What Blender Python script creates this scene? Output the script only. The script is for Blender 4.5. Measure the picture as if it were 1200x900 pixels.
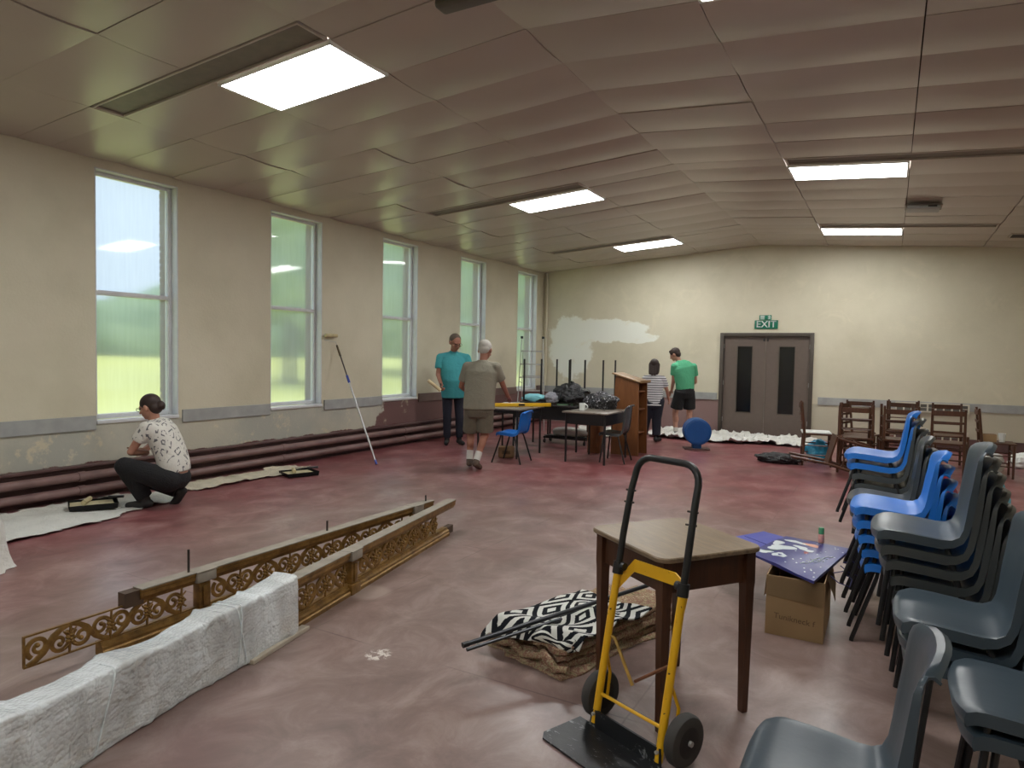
import bpy, bmesh, math, random
from mathutils import Vector, Matrix, Euler, noise
random.seed(7)
for o in list(bpy.data.objects): bpy.data.objects.remove(o)
SC = bpy.context.scene; COL = SC.collection
PI = math.pi
YAW = 0.508538; PITCH = -0.04380; ROLL = 0.018424

# ---------------------------------------------------------------- camera, world, exposure
def make_camera():
    F = Vector((-math.sin(YAW)*math.cos(PITCH), math.cos(YAW)*math.cos(PITCH), math.sin(PITCH)))
    R0 = Vector((math.cos(YAW), math.sin(YAW), 0)); U0 = R0.cross(F)
    R = R0*math.cos(ROLL)+U0*math.sin(ROLL); U = -R0*math.sin(ROLL)+U0*math.cos(ROLL)
    cd = bpy.data.cameras.new('camera'); cam = bpy.data.objects.new('camera', cd); COL.objects.link(cam)
    M = Matrix((R, U, -F)).transposed().to_4x4(); M.translation = Vector((0, 0, 1.55))
    cam.matrix_world = M
    cd.sensor_width = 36; cd.sensor_fit = 'HORIZONTAL'; cd.lens = 793.92/1200*36; cd.clip_start = .05; cd.clip_end = 300
    SC.camera = cam
make_camera()
SC.view_settings.view_transform = 'Standard'; SC.view_settings.look = 'None'
SC.view_settings.exposure = 0.6; SC.view_settings.gamma = 1.0; SC.view_settings.use_curve_mapping = False
SC.cycles.max_bounces = 8; SC.cycles.diffuse_bounces = 5; SC.cycles.glossy_bounces = 3; SC.cycles.transparent_max_bounces = 12
SC.cycles.sample_clamp_indirect = 6; SC.cycles.use_denoising = True
W = bpy.data.worlds.new('overcast_sky'); SC.world = W; W.use_nodes = True
wn = W.node_tree.nodes; wl = W.node_tree.links; wn.clear()
wo = wn.new('ShaderNodeOutputWorld'); wb = wn.new('ShaderNodeBackground'); wt = wn.new('ShaderNodeTexCoord')
wsx = wn.new('ShaderNodeSeparateXYZ'); wr = wn.new('ShaderNodeValToRGB')
wl.new(wt.outputs['Generated'], wsx.inputs[0]); wl.new(wsx.outputs['Z'], wr.inputs[0])
wr.color_ramp.elements[0].position = 0.0; wr.color_ramp.elements[0].color = (.33, .40, .50, 1)
wr.color_ramp.elements[1].position = 1.0; wr.color_ramp.elements[1].color = (.95, 1.08, 1.25, 1); _e = wr.color_ramp.elements.new(.35); _e.color = (.40, .49, .62, 1)
wl.new(wr.outputs[0], wb.inputs[0]); wb.inputs[1].default_value = 1.45
wl.new(wb.outputs[0], wo.inputs[0])
LAMP_STRENGTH = 19.0

# ---------------------------------------------------------------- materials
class NT:
    def __init__(s, name):
        s.m = bpy.data.materials.new(name); s.m.use_nodes = True; s.t = s.m.node_tree; s.t.nodes.clear()
        s.out = s.t.nodes.new('ShaderNodeOutputMaterial')
    def n(s, t, **k):
        x = s.t.nodes.new('ShaderNode'+t)
        for a, b in k.items(): setattr(x, a, b)
        return x
    def l(s, a, b): s.t.links.new(a, b)
    def put(s, sock, v):
        if isinstance(v, bpy.types.NodeSocket): s.l(v, sock)
        elif isinstance(v, (tuple, list)) and len(v) == 3 and sock.type == 'RGBA': sock.default_value = (*v, 1)
        else: sock.default_value = v
    def coord(s, kind='Object', scale=None, obj=None):
        c = s.n('TexCoord'); o = c.outputs[kind]
        if scale is not None:
            mp = s.n('Mapping'); s.l(o, mp.inputs[0]); mp.inputs['Scale'].default_value = scale if isinstance(scale, tuple) else (scale,)*3
            o = mp.outputs[0]
        return o
    def pos(s): return s.n('NewGeometry').outputs['Position']
    def noise(s, vec, scale=5, detail=4, rough=.55, dist=0):
        x = s.n('TexNoise'); s.l(vec, x.inputs['Vector']); x.inputs['Scale'].default_value = scale
        x.inputs['Detail'].default_value = detail; x.inputs['Roughness'].default_value = rough; x.inputs['Distortion'].default_value = dist
        return x.outputs['Fac']
    def ramp(s, fac, stops, interp='LINEAR'):
        r = s.n('ValToRGB'); s.l(fac, r.inputs[0]); cr = r.color_ramp; cr.interpolation = interp
        while len(cr.elements) < len(stops): cr.elements.new(.5)
        for e, (p, c) in zip(cr.elements, stops):
            e.position = p; e.color = (*c, 1) if isinstance(c, tuple) else (c, c, c, 1)
        return r.outputs[0]
    def mix(s, f, a, b, mode='MIX'):
        x = s.n('Mix', data_type='RGBA', blend_type=mode); s.put(x.inputs[0], f); s.put(x.inputs[6], a); s.put(x.inputs[7], b)
        return x.outputs[2]
    def math(s, op, a, b=0, c=None, clamp=False):
        x = s.n('Math', operation=op, use_clamp=clamp); s.put(x.inputs[0], a); s.put(x.inputs[1], b)
        if c is not None: s.put(x.inputs[2], c)
        return x.outputs[0]
    def step(s, v, lo, hi):
        x = s.n('MapRange', interpolation_type='SMOOTHSTEP'); s.put(x.inputs[0], v); x.inputs[1].default_value = lo; x.inputs[2].default_value = hi
        return x.outputs[0]
    def xyz(s, v):
        x = s.n('SeparateXYZ'); s.l(v, x.inputs[0]); return x.outputs
    def pbr(s, color, rough=.5, metal=0, bump=None, bstr=.2, bdist=.01, spec=.5, alpha=None, trans=None, sheen=None, emit=None, estr=0):
        b = s.n('BsdfPrincipled'); s.put(b.inputs['Base Color'], color); s.put(b.inputs['Roughness'], rough); s.put(b.inputs['Metallic'], metal)
        b.inputs['Specular IOR Level'].default_value = spec
        if alpha is not None: s.put(b.inputs['Alpha'], alpha)
        if trans is not None: b.inputs['Transmission Weight'].default_value = trans
        if emit is not None: s.put(b.inputs['Emission Color'], emit); b.inputs['Emission Strength'].default_value = estr
        if bump is not None:
            u = s.n('Bump'); u.inputs['Strength'].default_value = bstr; u.inputs['Distance'].default_value = bdist
            s.l(bump, u.inputs['Height']); s.l(u.outputs[0], b.inputs['Normal'])
        s.b = b; s.l(b.outputs[0], s.out.inputs[0]); return s.m
def srgb(r, g, b):
    f = lambda c: (c/255/12.92) if c/255 <= .04045 else ((c/255+.055)/1.055)**2.4
    return (f(r), f(g), f(b))
def dark(c, k): return tuple(x*k for x in c)
MATS = {}
def simple(name, col, rough=.5, metal=0, var=.15, scale=12, bstr=.1, spec=.5, bdist=.004):
    if name in MATS: return MATS[name]
    t = NT(name); v = t.coord('Object'); n = t.noise(v, scale, 5)
    c = t.ramp(n, [(.3, dark(col, 1-var)), (.7, dark(col, 1+var))])
    rr = t.math('MULTIPLY_ADD', n, .2, max(rough-.1, .02))
    MATS[name] = t.pbr(c, rr, metal, bump=t.noise(v, scale*6, 3), bstr=bstr, bdist=bdist, spec=spec)
    return MATS[name]
def wood(name, a, b, rough=.45, axis=(1, 1, .12), scale=14):
    t = NT(name); v = t.coord('Object', tuple(k*scale for k in axis)); n = t.noise(v, 1.6, 6, .65, .6)
    g = t.noise(t.coord('Object', tuple(k*scale*5 for k in axis)), 1.3, 3)
    c = t.mix(t.math('MULTIPLY', g, .5), t.ramp(n, [(.25, a), (.75, b)]), dark(a, .6))
    MATS[name] = t.pbr(c, t.math('MULTIPLY_ADD', n, .25, rough-.12), bump=g, bstr=.15, bdist=.003)
    return MATS[name]

CREAM = srgb(206, 198, 164)
def wall_mat(name, kind):
    t = NT(name); P = t.pos(); x, y, z = t.xyz(P)
    big = t.noise(P, .9, 5, .6); fine = t.noise(P, 40, 4, .6); mid = t.noise(P, 4, 5, .65)
    c = t.ramp(big, [(.3, srgb(196, 190, 166)), (.5, srgb(207, 201, 178)), (.72, srgb(215, 209, 187))])
    c = t.mix(t.math('MULTIPLY', mid, .25), c, srgb(190, 184, 166))
    zz = t.math('ADD', z, t.math('MULTIPLY', t.math('SUBTRACT', mid, .5), .12))
    if kind == 'left':
        # below the rail: scraped pale primer near, old maroon paint beyond y 8.3, maroon skirting line
        wob = t.math('ADD', y, t.math('MULTIPLY', t.math('SUBTRACT', mid, .5), 1.1))
        wob = t.math('ADD', wob, t.math('MULTIPLY', z, -.7))
        prim = t.mix(t.step(big, .35, .65), srgb(168, 168, 158), srgb(188, 184, 168))
        prim = t.mix(t.step(t.noise(P, 2.3, 5, .7), .58, .66), prim, srgb(198, 190, 166))
        low = t.mix(t.step(wob, 7.95, 8.05), prim, srgb(112, 84, 82))
        low = t.mix(t.step(zz, .36, .345), low, srgb(98, 58, 58))
        c = t.mix(t.step(z, .745, .735), c, low)
        # scuffs under the window line
        sc = t.math('MULTIPLY', t.step(t.noise(P, 3, 6, .7), .6, .7), t.step(z, 1.3, .8))
        c = t.mix(t.math('MULTIPLY', sc, .6), c, srgb(214, 205, 178))
    if kind == 'far':
        # white filler patch
        def blob(cx, cz, rx, rz):
            dx = t.math('DIVIDE', t.math('SUBTRACT', x, cx), rx); dz = t.math('DIVIDE', t.math('SUBTRACT', z, cz), rz)
            return t.math('ADD', t.math('POWER', dx, 2), t.math('POWER', dz, 2))
        d = t.math('MINIMUM', blob(-5.75, 2.12, 1.15, .27), blob(-6.45, 1.75, .55, .75))
        d = t.math('MINIMUM', d, blob(-4.9, 1.96, .5, .13))
        d = t.math('ADD', d, t.math('MULTIPLY', t.math('SUBTRACT', mid, .5), 1.6))
        c = t.mix(t.math('MULTIPLY', t.step(d, 1.1, .8), .9), c, srgb(232, 235, 226))
        wipe = t.step(t.noise(P, 1.6, 6, .7, 1.2), .55, .7)
        c = t.mix(t.math('MULTIPLY', wipe, .35), c, srgb(222, 214, 190))
        low = t.mix(t.step(x, -1.35, -1.3), srgb(142, 116, 112), srgb(186, 180, 160))
        c = t.mix(t.step(z, .70, .69), c, low)
        sk = t.mix(t.step(x, -.2, .1), low, srgb(112, 74, 66)); c = t.mix(t.step(z, .2, .19), c, sk)
    MATS[name] = t.pbr(c, .55, bump=t.math('ADD', fine, t.math('MULTIPLY', mid, .8)), bstr=.35, bdist=.006, spec=.35)
    return MATS[name]
def floor_mat():
    t = NT('painted_floor'); P = t.pos(); x, y, z = t.xyz(P)
    st = t.n('Mapping'); t.l(P, st.inputs[0]); st.inputs['Scale'].default_value = (1, .8, 1)
    n1 = t.noise(P, .7, 6, .62, .4); n2 = t.noise(st.outputs[0], 3.5, 8, .68, .7); n3 = t.noise(P, 30, 4)
    worn = t.ramp(n2, [(.28, srgb(104, 86, 80)), (.5, srgb(128, 108, 102)), (.72, srgb(154, 136, 130))])
    red = t.ramp(n2, [(.28, srgb(102, 50, 54)), (.5, srgb(128, 74, 76)), (.75, srgb(162, 120, 118))])
    # traffic has dulled the middle of the hall, the edges keep their red
    e = t.math('MAXIMUM', t.step(x, -3.6, -6.4), t.step(y, 4.6, 8.6))
    e = t.math('ADD', t.math('MULTIPLY', e, 1.0), t.math('MULTIPLY', t.math('SUBTRACT', n1, .5), 1.1), clamp=True)
    c = t.mix(e, worn, red)
    st2 = t.step(t.noise(P, 1.0, 3, .5, .3), .52, .72); c = t.mix(t.math('MULTIPLY', st2, .45), c, srgb(98, 70, 68))
    def spot(cx, cy, r, amt=.5):
        dx = t.math('SUBTRACT', x, cx); dy = t.math('SUBTRACT', y, cy)
        d = t.math('SQRT', t.math('ADD', t.math('MULTIPLY', dx, dx), t.math('MULTIPLY', dy, dy)))
        return t.step(t.math('ADD', d, t.math('MULTIPLY', t.math('SUBTRACT', n2, .5), amt)), r, r*.6)
    c = t.mix(t.math('MULTIPLY', spot(-2.88, 3.33, .16, .1), .55), c, srgb(176, 160, 150))
    sp = t.math('MULTIPLY', spot(-2.24, 2.66, .085, .12), t.step(t.noise(P, 19, 5, .7), .47, .55)); c = t.mix(sp, c, srgb(214, 206, 198))
    # slab joints and hairline cracks
    def line(axis, k, per):
        w = t.math('ADD', t.math('DIVIDE', axis, per), t.math('MULTIPLY', n1, .02)); fr = t.math('ABSOLUTE', t.math('SUBTRACT', t.math('FRACT', w), .5))
        return t.step(fr, .0035, .0012)
    jl = t.math('MULTIPLY', t.math('MAXIMUM', line(x, 0, 1.83), line(y, 0, 1.83)), t.step(t.noise(P, 1.1, 2), .42, .6))
    c = t.mix(t.math('MULTIPLY', jl, .6), c, srgb(60, 40, 40))
    rough = t.math('MAXIMUM', t.math('MULTIPLY_ADD', t.noise(st.outputs[0], 2.2, 3, .5), .42, .14), .295)
    bm = t.math('ADD', t.math('MULTIPLY', t.noise(st.outputs[0], 3.5, 3, .5), 1.0), t.math('MULTIPLY', n3, .12))
    return t.pbr(c, rough, bump=bm, bstr=.22, bdist=.012, spec=.5)
def ceil_mat():
    t = NT('ceiling_paint'); P = t.pos(); n = t.noise(P, 1.1, 4); f = t.noise(P, 60, 3)
    oi = t.n('ObjectInfo'); 
    c = t.mix(n, srgb(172, 162, 152), srgb(188, 179, 168))
    c = t.mix(t.math('MULTIPLY', oi.outputs['Random'], .18), c, srgb(150, 140, 130))
    return t.pbr(c, .29, bump=f, bstr=.1, bdist=.002, spec=.45)
def glass_mat():
    t = NT('condensation_glass'); v = t.pos(); st = t.n('Mapping'); t.l(v, st.inputs[0]); st.inputs['Scale'].default_value = (6, 30, 2.2)
    n = t.noise(st.outputs[0], 1, 5)
    tr = t.n('BsdfTransparent'); tr.inputs[0].default_value = (.95, .98, .97, 1)
    rf = t.n('BsdfRefraction'); rf.inputs['IOR'].default_value = 1.02; rf.inputs['Roughness'].default_value = .45
    tl = t.n('BsdfTranslucent'); tl.inputs[0].default_value = (.9, .95, 1, 1)
    gl = t.n('BsdfGlossy'); gl.inputs['Roughness'].default_value = .04
    m1 = t.n('MixShader'); t.l(t.math('MULTIPLY_ADD', n, .22, .14), m1.inputs[0]); t.l(tr.outputs[0], m1.inputs[1]); t.l(tl.outputs[0], m1.inputs[2])
    m2 = t.n('MixShader'); m2.inputs[0].default_value = .45; t.l(m1.outputs[0], m2.inputs[1]); t.l(rf.outputs[0], m2.inputs[2])
    m3 = t.n('MixShader'); m3.inputs[0].default_value = .035; t.l(m2.outputs[0], m3.inputs[1]); t.l(gl.outputs[0], m3.inputs[2])
    t.l(m3.outputs[0], t.out.inputs[0]); return t.m
def emit_mat(name, col, k):
    t = NT(name); e = t.n('Emission'); e.inputs[0].default_value = (*col, 1); e.inputs[1].default_value = k
    t.l(e.outputs[0], t.out.inputs[0]); return t.m
def plastic_wrap_mat():
    t = NT('bubble_wrap'); v = t.coord('Object'); n = t.noise(v, 6, 3, .5, 1.5); vo = t.n('TexVoronoi'); t.l(v, vo.inputs['Vector']); vo.inputs['Scale'].default_value = 70
    tr = t.n('BsdfTransparent'); b = t.n('BsdfPrincipled'); b.inputs['Base Color'].default_value = (.88, .95, .98, 1)
    t.put(b.inputs['Roughness'], .2); b.inputs['Transmission Weight'].default_value = 0
    u = t.n('Bump'); u.inputs['Strength'].default_value = 1.0; u.inputs['Distance'].default_value = .035
    s1 = t.n('Mapping'); t.l(v, s1.inputs[0]); s1.inputs['Scale'].default_value = (2, 8, 3); s1.inputs['Rotation'].default_value = (.5, 0, 0)
    s2 = t.n('Mapping'); t.l(v, s2.inputs[0]); s2.inputs['Scale'].default_value = (3, 3.5, 8); s2.inputs['Rotation'].default_value = (-.4, 0, 0)
    cr = t.noise(s1.outputs[0], 1, 3, .6, .4); cr2 = t.noise(s2.outputs[0], 1, 3, .6, .4)
    h = t.math('ADD', t.math('ADD', cr, t.math('MULTIPLY', cr2, .8)), t.math('MULTIPLY', vo.outputs['Distance'], -.10)); t.l(h, u.inputs['Height']); t.l(u.outputs[0], b.inputs['Normal'])
    m = t.n('MixShader'); t.l(t.ramp(t.noise(s1.outputs[0], .6, 2, .5, .2), [(.35, .48), (.65, .78)]), m.inputs[0]); t.l(tr.outputs[0], m.inputs[1]); t.l(b.outputs[0], m.inputs[2])
    t.l(m.outputs[0], t.out.inputs[0]); return t.m
def shirt_mat(kind):
    t = NT('fabric_'+kind); v = t.coord('Object'); x, y, z = t.xyz(v)
    wr = t.noise(v, 7, 4, .6, .6)
    if kind == 'stripes':
        s = t.math('FRACT', t.math('MULTIPLY', z, 24)); c = t.mix(t.math('MULTIPLY', t.step(s, .66, .72), t.step(s, 1.0, .94)), srgb(206, 206, 208), srgb(40, 42, 58))
    elif kind == 'leaves':
        vo = t.n('TexVoronoi', feature='DISTANCE_TO_EDGE'); mp = t.n('Mapping'); t.l(v, mp.inputs[0]); mp.inputs['Scale'].default_value = (1, 1, .6); mp.inputs['Rotation'].default_value = (.5, .3, .6)
        t.l(mp.outputs[0], vo.inputs['Vector']); vo.inputs['Scale'].default_value = 15
        n = t.noise(v, 22, 2, .5, .5)
        k = t.math('MULTIPLY', t.step(vo.outputs['Distance'], .14, .18), t.step(vo.outputs['Distance'], .30, .26)); k = t.math('MULTIPLY', k, t.step(n, .44, .52))
        c = t.mix(k, srgb(206, 204, 196), srgb(100, 100, 104))
    else:
        c = {'teal': srgb(70, 152, 158), 'green': srgb(88, 170, 130), 'stone': srgb(136, 132, 118)}[kind]
        c = t.mix(wr, dark(c, .85), dark(c, 1.1))
    return t.pbr(c, .85, bump=wr, bstr=.6, bdist=.03, spec=.2)
def rug_mat(kind):
    t = NT('rug_'+kind); v = t.coord('UV'); x, y, z = t.xyz(v)
    if kind == 'kilim':
        ax = t.math('ABSOLUTE', t.math('SUBTRACT', t.math('FRACT', t.math('MULTIPLY', x, 3)), .5)); ay = t.math('ABSOLUTE', t.math('SUBTRACT', t.math('FRACT', t.math('MULTIPLY', y, 2.2)), .5))
        d = t.math('FRACT', t.math('MULTIPLY', t.math('ADD', ax, ay), 3.4))
        n = t.noise(t.coord('UV'), 60, 2)
        c = t.mix(t.step(t.math('ADD', d, t.math('MULTIPLY', t.math('SUBTRACT', n, .5), .25)), .47, .53), srgb(200, 200, 194), srgb(26, 28, 32))
    else:
        P = t.coord('Object'); n = t.noise(P, 26, 4, .7, 1.5); n2 = t.noise(P, 60, 3)
        c = t.ramp(n, [(.3, srgb(104, 88, 66)), (.45, srgb(176, 160, 128)), (.53, srgb(132, 82, 74)), (.66, srgb(192, 180, 150))])
        c = t.mix(t.math('MULTIPLY', n2, .4), c, srgb(60, 56, 46))
    return t.pbr(c, .95, bump=t.noise(t.coord('Object'), 160, 2), bstr=.6, bdist=.004, spec=.1)
def outdoor_mat(name, a, b, sc):
    t = NT(name); P = t.pos(); n = t.noise(P, sc, 3); MATS[name] = t.pbr(t.mix(t.step(n, .3, .7), a, b), .9, spec=.1); return MATS[name]

M_floor = floor_mat(); M_ceil = ceil_mat(); M_glass = glass_mat(); M_wrap = plastic_wrap_mat()
M_wall_l = wall_mat('wall_paint_left', 'left'); M_wall_f = wall_mat('wall_paint_far', 'far'); M_wall_p = wall_mat('wall_paint_plain', 'plain')
M_wframe = simple('white_window_frame', srgb(206, 208, 210), .35, var=.04)
M_board = simple('grey_rail_board', srgb(158, 160, 158), .5, var=.12, scale=6)
M_board_m = simple('maroon_rail_board', srgb(110, 92, 86), .5, var=.15, scale=6)
M_pipe = simple('maroon_pipe_paint', srgb(122, 96, 93), .4, var=.2, scale=5)
M_skirt = simple('dark_maroon_paint', srgb(90, 66, 64), .45, var=.25, scale=5)
M_slot = simple('ceiling_slot', srgb(112, 104, 94), .5)
M_gapshade = simple('ceiling_gap_shade', srgb(40, 34, 30), .8)  # near-black colour for the shade inside the ceiling gap
M_door = simple('door_paint', srgb(100, 88, 80), .5, var=.06)
M_doorf = simple('door_frame_paint', srgb(74, 66, 58), .5, var=.1)
M_dglass = simple('dark_door_glass', srgb(22, 24, 26), .15, var=.05)
M_green = simple('sign_green', srgb(0, 110, 84), .4, var=.03)
M_white = simple('white_paint', srgb(228, 232, 228), .4, var=.03)
M_black = simple('black_metal', srgb(24, 24, 26), .4, var=.2)
M_chair_g = simple('slate_chair_plastic', srgb(58, 70, 79), .36, var=.06, scale=4, bstr=.12)
M_chair_k = simple('charcoal_chair_plastic', srgb(60, 65, 67), .36, var=.08, scale=4, bstr=.12)
M_chair_b = simple('blue_chair_plastic', srgb(24, 108, 196), .4, var=.06, scale=4, bstr=.08)
M_gold = None
def gold_mat():
    t = NT('aged_gilt'); v = t.coord('Object'); n = t.noise(v, 9, 6, .7); f = t.noise(v, 45, 3)
    c = t.ramp(n, [(.3, srgb(92, 66, 34)), (.5, srgb(132, 100, 52)), (.7, srgb(160, 126, 70))])
    return t.pbr(c, t.math('MULTIPLY_ADD', f, .3, .28), t.math('MULTIPLY_ADD', n, .3, .35), bump=f, bstr=.3, bdist=.004)
M_gold = gold_mat()
M_railtop = simple('dusty_grey_wood', srgb(140, 132, 120), .6, var=.2, scale=10)
M_rod = simple('rusty_iron', srgb(52, 44, 40), .6, var=.3)
def yellow_mat():
    t = NT('chipped_yellow_paint'); v = t.coord('Object'); n = t.noise(v, 38, 5, .7)
    chip = t.step(n, .655, .68)
    c = t.mix(chip, t.mix(t.noise(v, 6, 3), srgb(214, 160, 14), srgb(232, 182, 30)), srgb(70, 52, 30))
    return t.pbr(c, .38, bump=chip, bstr=.2, bdist=.002)
M_yellow = yellow_mat()
def plate_mat():
    t = NT('scratched_black_steel'); v = t.coord('Object'); st = t.n('Mapping'); t.l(v, st.inputs[0]); st.inputs['Scale'].default_value = (1, 3.2, 1)
    n = t.noise(st.outputs[0], 14, 6, .75, .6); c = t.mix(t.math('MULTIPLY', t.step(n, .58, .66), .8), srgb(28, 30, 33), srgb(140, 142, 144))
    return t.pbr(c, t.math('MULTIPLY_ADD', n, .3, .22), .3, bump=n, bstr=.2, bdist=.003)
M_plate = plate_mat()
M_rubber = simple('worn_rubber', srgb(58, 56, 54), .75, var=.2)
M_rubberd = simple('wheel_hub_dark', srgb(24, 22, 20), .6, var=.2)
M_desk = wood('dark_stained_wood', srgb(62, 36, 22), srgb(92, 56, 34), .4)
M_desktop = wood('worn_desk_top', srgb(98, 80, 62), srgb(158, 138, 112), .36, axis=(.15, 1, 1), scale=16)
M_oak = wood('lectern_oak', srgb(108, 66, 34), srgb(142, 92, 52), .45)
M_oakl = wood('lectern_slope_wood', srgb(140, 108, 70), srgb(166, 134, 92), .4, axis=(1, .15, 1))
M_chairwood = wood('chapel_chair_wood', srgb(66, 40, 26), srgb(98, 62, 40), .4)
M_card = simple('cardboard', srgb(162, 134, 98), .8, var=.08, scale=4)
M_cardd = simple('cardboard_edge', srgb(96, 74, 50), .8)
M_laminate = simple('grey_laminate', srgb(122, 114, 104), .3, var=.12, scale=6)
M_darklam = simple('dark_laminate', srgb(58, 56, 54), .28, var=.2, scale=6)
M_sheet = simple('dust_sheet_white', srgb(206, 206, 200), .9, var=.06, scale=5, bstr=.6, bdist=.02)
M_sheetc = simple('dust_sheet_cream', srgb(200, 192, 172), .9, var=.12, scale=9, bstr=.6, bdist=.02)
M_binbag = simple('black_bin_liner', srgb(26, 27, 30), .25, var=.3, scale=8, bstr=.8, bdist=.02)
M_blue = simple('drum_blue', srgb(14, 76, 140), .4, var=.06)
M_alu = simple('aluminium', srgb(176, 176, 174), .4, .25, var=.1)
M_skin = simple('skin', srgb(178, 130, 110), .55, var=.06, scale=6)
M_skin2 = simple('skin_tanned', srgb(156, 106, 86), .55, var=.07, scale=6)
M_darkcloth = simple('black_trousers', srgb(20, 20, 23), .85, var=.1, bstr=.5, bdist=.02)
M_navy = simple('navy_trousers', srgb(26, 28, 42), .85, var=.1, bstr=.5, bdist=.02)
M_shorts = simple('khaki_shorts', srgb(104, 98, 84), .85, var=.1, bstr=.5, bdist=.02)
M_hair_b = simple('brown_hair', srgb(44, 28, 22), .6, var=.3, scale=40)
M_hair_g = simple('grey_hair', srgb(176, 172, 164), .8, var=.12, scale=50)
M_hair_d = simple('grey_brown_hair', srgb(92, 78, 68), .8, var=.2, scale=50)
M_shoe = simple('dark_shoe', srgb(34, 32, 32), .6, var=.2)
M_shoe_b = simple('brown_shoe', srgb(84, 68, 56), .7, var=.2)
M_shoe_g = simple('grey_trainer', srgb(96, 98, 98), .7, var=.2)
M_sock = simple('white_sock', srgb(200, 198, 192), .9, var=.05)
M_eye = simple('eye', srgb(30, 24, 20), .2)
M_lamp = emit_mat('lamp_diffuser', (1.0, 1.0, .98), LAMP_STRENGTH)

# ---------------------------------------------------------------- geometry helpers
def new(): return bmesh.new()
def box(bm, c, s, rot=None, bev=0, segs=2):
    r = bmesh.ops.create_cube(bm, size=1); vs = r['verts']
    for v in vs: v.co = Vector((v.co.x*s[0], v.co.y*s[1], v.co.z*s[2]))
    if bev:
        es = list({e for v in vs for e in v.link_edges})
        r2 = bmesh.ops.bevel(bm, geom=es, offset=bev, segments=segs, affect='EDGES', profile=.5)
        vs = list({v for f in r2['faces'] for v in f.verts} | {v for v in vs if v.is_valid})
    R = (Euler(rot).to_matrix() if isinstance(rot, tuple) else rot) if rot is not None else None
    for v in vs:
        if R is not None: v.co = R @ v.co
        v.co += Vector(c)
    return vs
def loft(bm, rings, close=True, cap=True):
    vr = [[bm.verts.new(p) for p in r] for r in rings]; n = len(vr[0])
    for a, b in zip(vr[:-1], vr[1:]):
        for i in range(n if close else n-1):
            j = (i+1) % n; bm.faces.new((a[i], a[j], b[j], b[i]))
    if cap and close:
        bm.faces.new(list(reversed(vr[0]))); bm.faces.new(vr[-1])
    return vr
def frame(d, side=None):
    d = d.normalized(); up = Vector(side) if side is not None else (Vector((0, 0, 1)) if abs(d.z) < .9 else Vector((1, 0, 0)))
    if side is None: a = d.cross(up).normalized()
    else: a = (up - d*up.dot(d)).normalized()
    return a, d.cross(a).normalized()
def tube(bm, pts, r, n=8, cap=True, flat=1.0, side=None):
    pts = [Vector(p) for p in pts]; rings = []; a = None
    rr = r if isinstance(r, (list, tuple)) else [r]*len(pts)
    for i, p in enumerate(pts):
        d = (pts[min(i+1, len(pts)-1)]-pts[max(i-1, 0)])
        if d.length < 1e-9: d = Vector((0, 0, 1))
        d.normalize()
        if a is None: a, b = frame(d, side)
        else:
            a = (a-d*a.dot(d)).normalized(); b = d.cross(a)
        b = d.cross(a)
        rings.append([p+a*math.cos(2*PI*k/n)*rr[i]+b*math.sin(2*PI*k/n)*rr[i]*flat for k in range(n)])
    loft(bm, rings, True, cap)
def capsule(bm, p0, r0, p1, r1, n=12, round0=True, round1=True, flat=1.0, side=None):
    p0 = Vector(p0); p1 = Vector(p1); d = (p1-p0).normalized(); pts = []; rr = []
    if round0:
        for t in (85, 60, 35, 15): pts.append(p0-d*r0*math.sin(math.radians(t))); rr.append(r0*math.cos(math.radians(t)))
    pts.append(p0); rr.append(r0); pts.append(p1); rr.append(r1)
    if round1:
        for t in (15, 35, 60, 85): pts.append(p1+d*r1*math.sin(math.radians(t))); rr.append(r1*math.cos(math.radians(t)))
    tube(bm, pts, rr, n, True, flat, side)
def ell(bm, c, r, rot=None, seg=16, rings=10):
    g = bmesh.ops.create_uvsphere(bm, u_segments=seg, v_segments=rings, radius=1)
    R = Euler(rot).to_matrix() if isinstance(rot, tuple) else rot
    for v in g['verts']:
        q = Vector((v.co.x*r[0], v.co.y*r[1], v.co.z*r[2])); v.co = (R @ q if R is not None else q)+Vector(c)
def cyl(bm, c, r, h, axis=(0, 0, 1), n=20, r2=None):
    a = Vector(axis).normalized(); c = Vector(c); tube(bm, [c-a*h/2, c+a*h/2], [r, r if r2 is None else r2], n)
def lathe(bm, prof, c=(0, 0, 0), n=24):
    loft(bm, [[Vector(c)+Vector((r*math.cos(2*PI*k/n), r*math.sin(2*PI*k/n), z)) for k in range(n)] for r, z in prof])
def finish_mesh(name, bm, mat, smooth=None):
    bmesh.ops.recalc_face_normals(bm, faces=bm.faces)
    me = bpy.data.meshes.new(name); bm.to_mesh(me); bm.free()
    if mat is not None: me.materials.append(mat)
    if smooth:
        for p in me.polygons: p.use_smooth = True
        me.set_sharp_from_angle(angle=math.radians(smooth))
    return me
def obj(name, bm, mat, parent=None, smooth=35):
    me = bm if isinstance(bm, bpy.types.Mesh) else finish_mesh(name, bm, mat, smooth)
    o = bpy.data.objects.new(name, me); COL.objects.link(o)
    if parent is not None: o.parent = parent
    return o
def tag(o, label, cat, group=None):
    o['label'] = label; o['category'] = cat
    if group: o['group'] = group
    return o
def thing(name, label, cat, loc=(0, 0, 0), rotz=0, group=None, rot=None):
    o = bpy.data.objects.new(name, None); COL.objects.link(o); o.empty_display_size = .1
    o.location = loc; o.rotation_euler = rot if rot else (0, 0, rotz)
    return tag(o, label, cat, group)
def struct(name, bm, mat, parent=None, smooth=None):
    o = obj(name, bm, mat, parent, smooth); o['kind'] = 'structure'; return o
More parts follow.
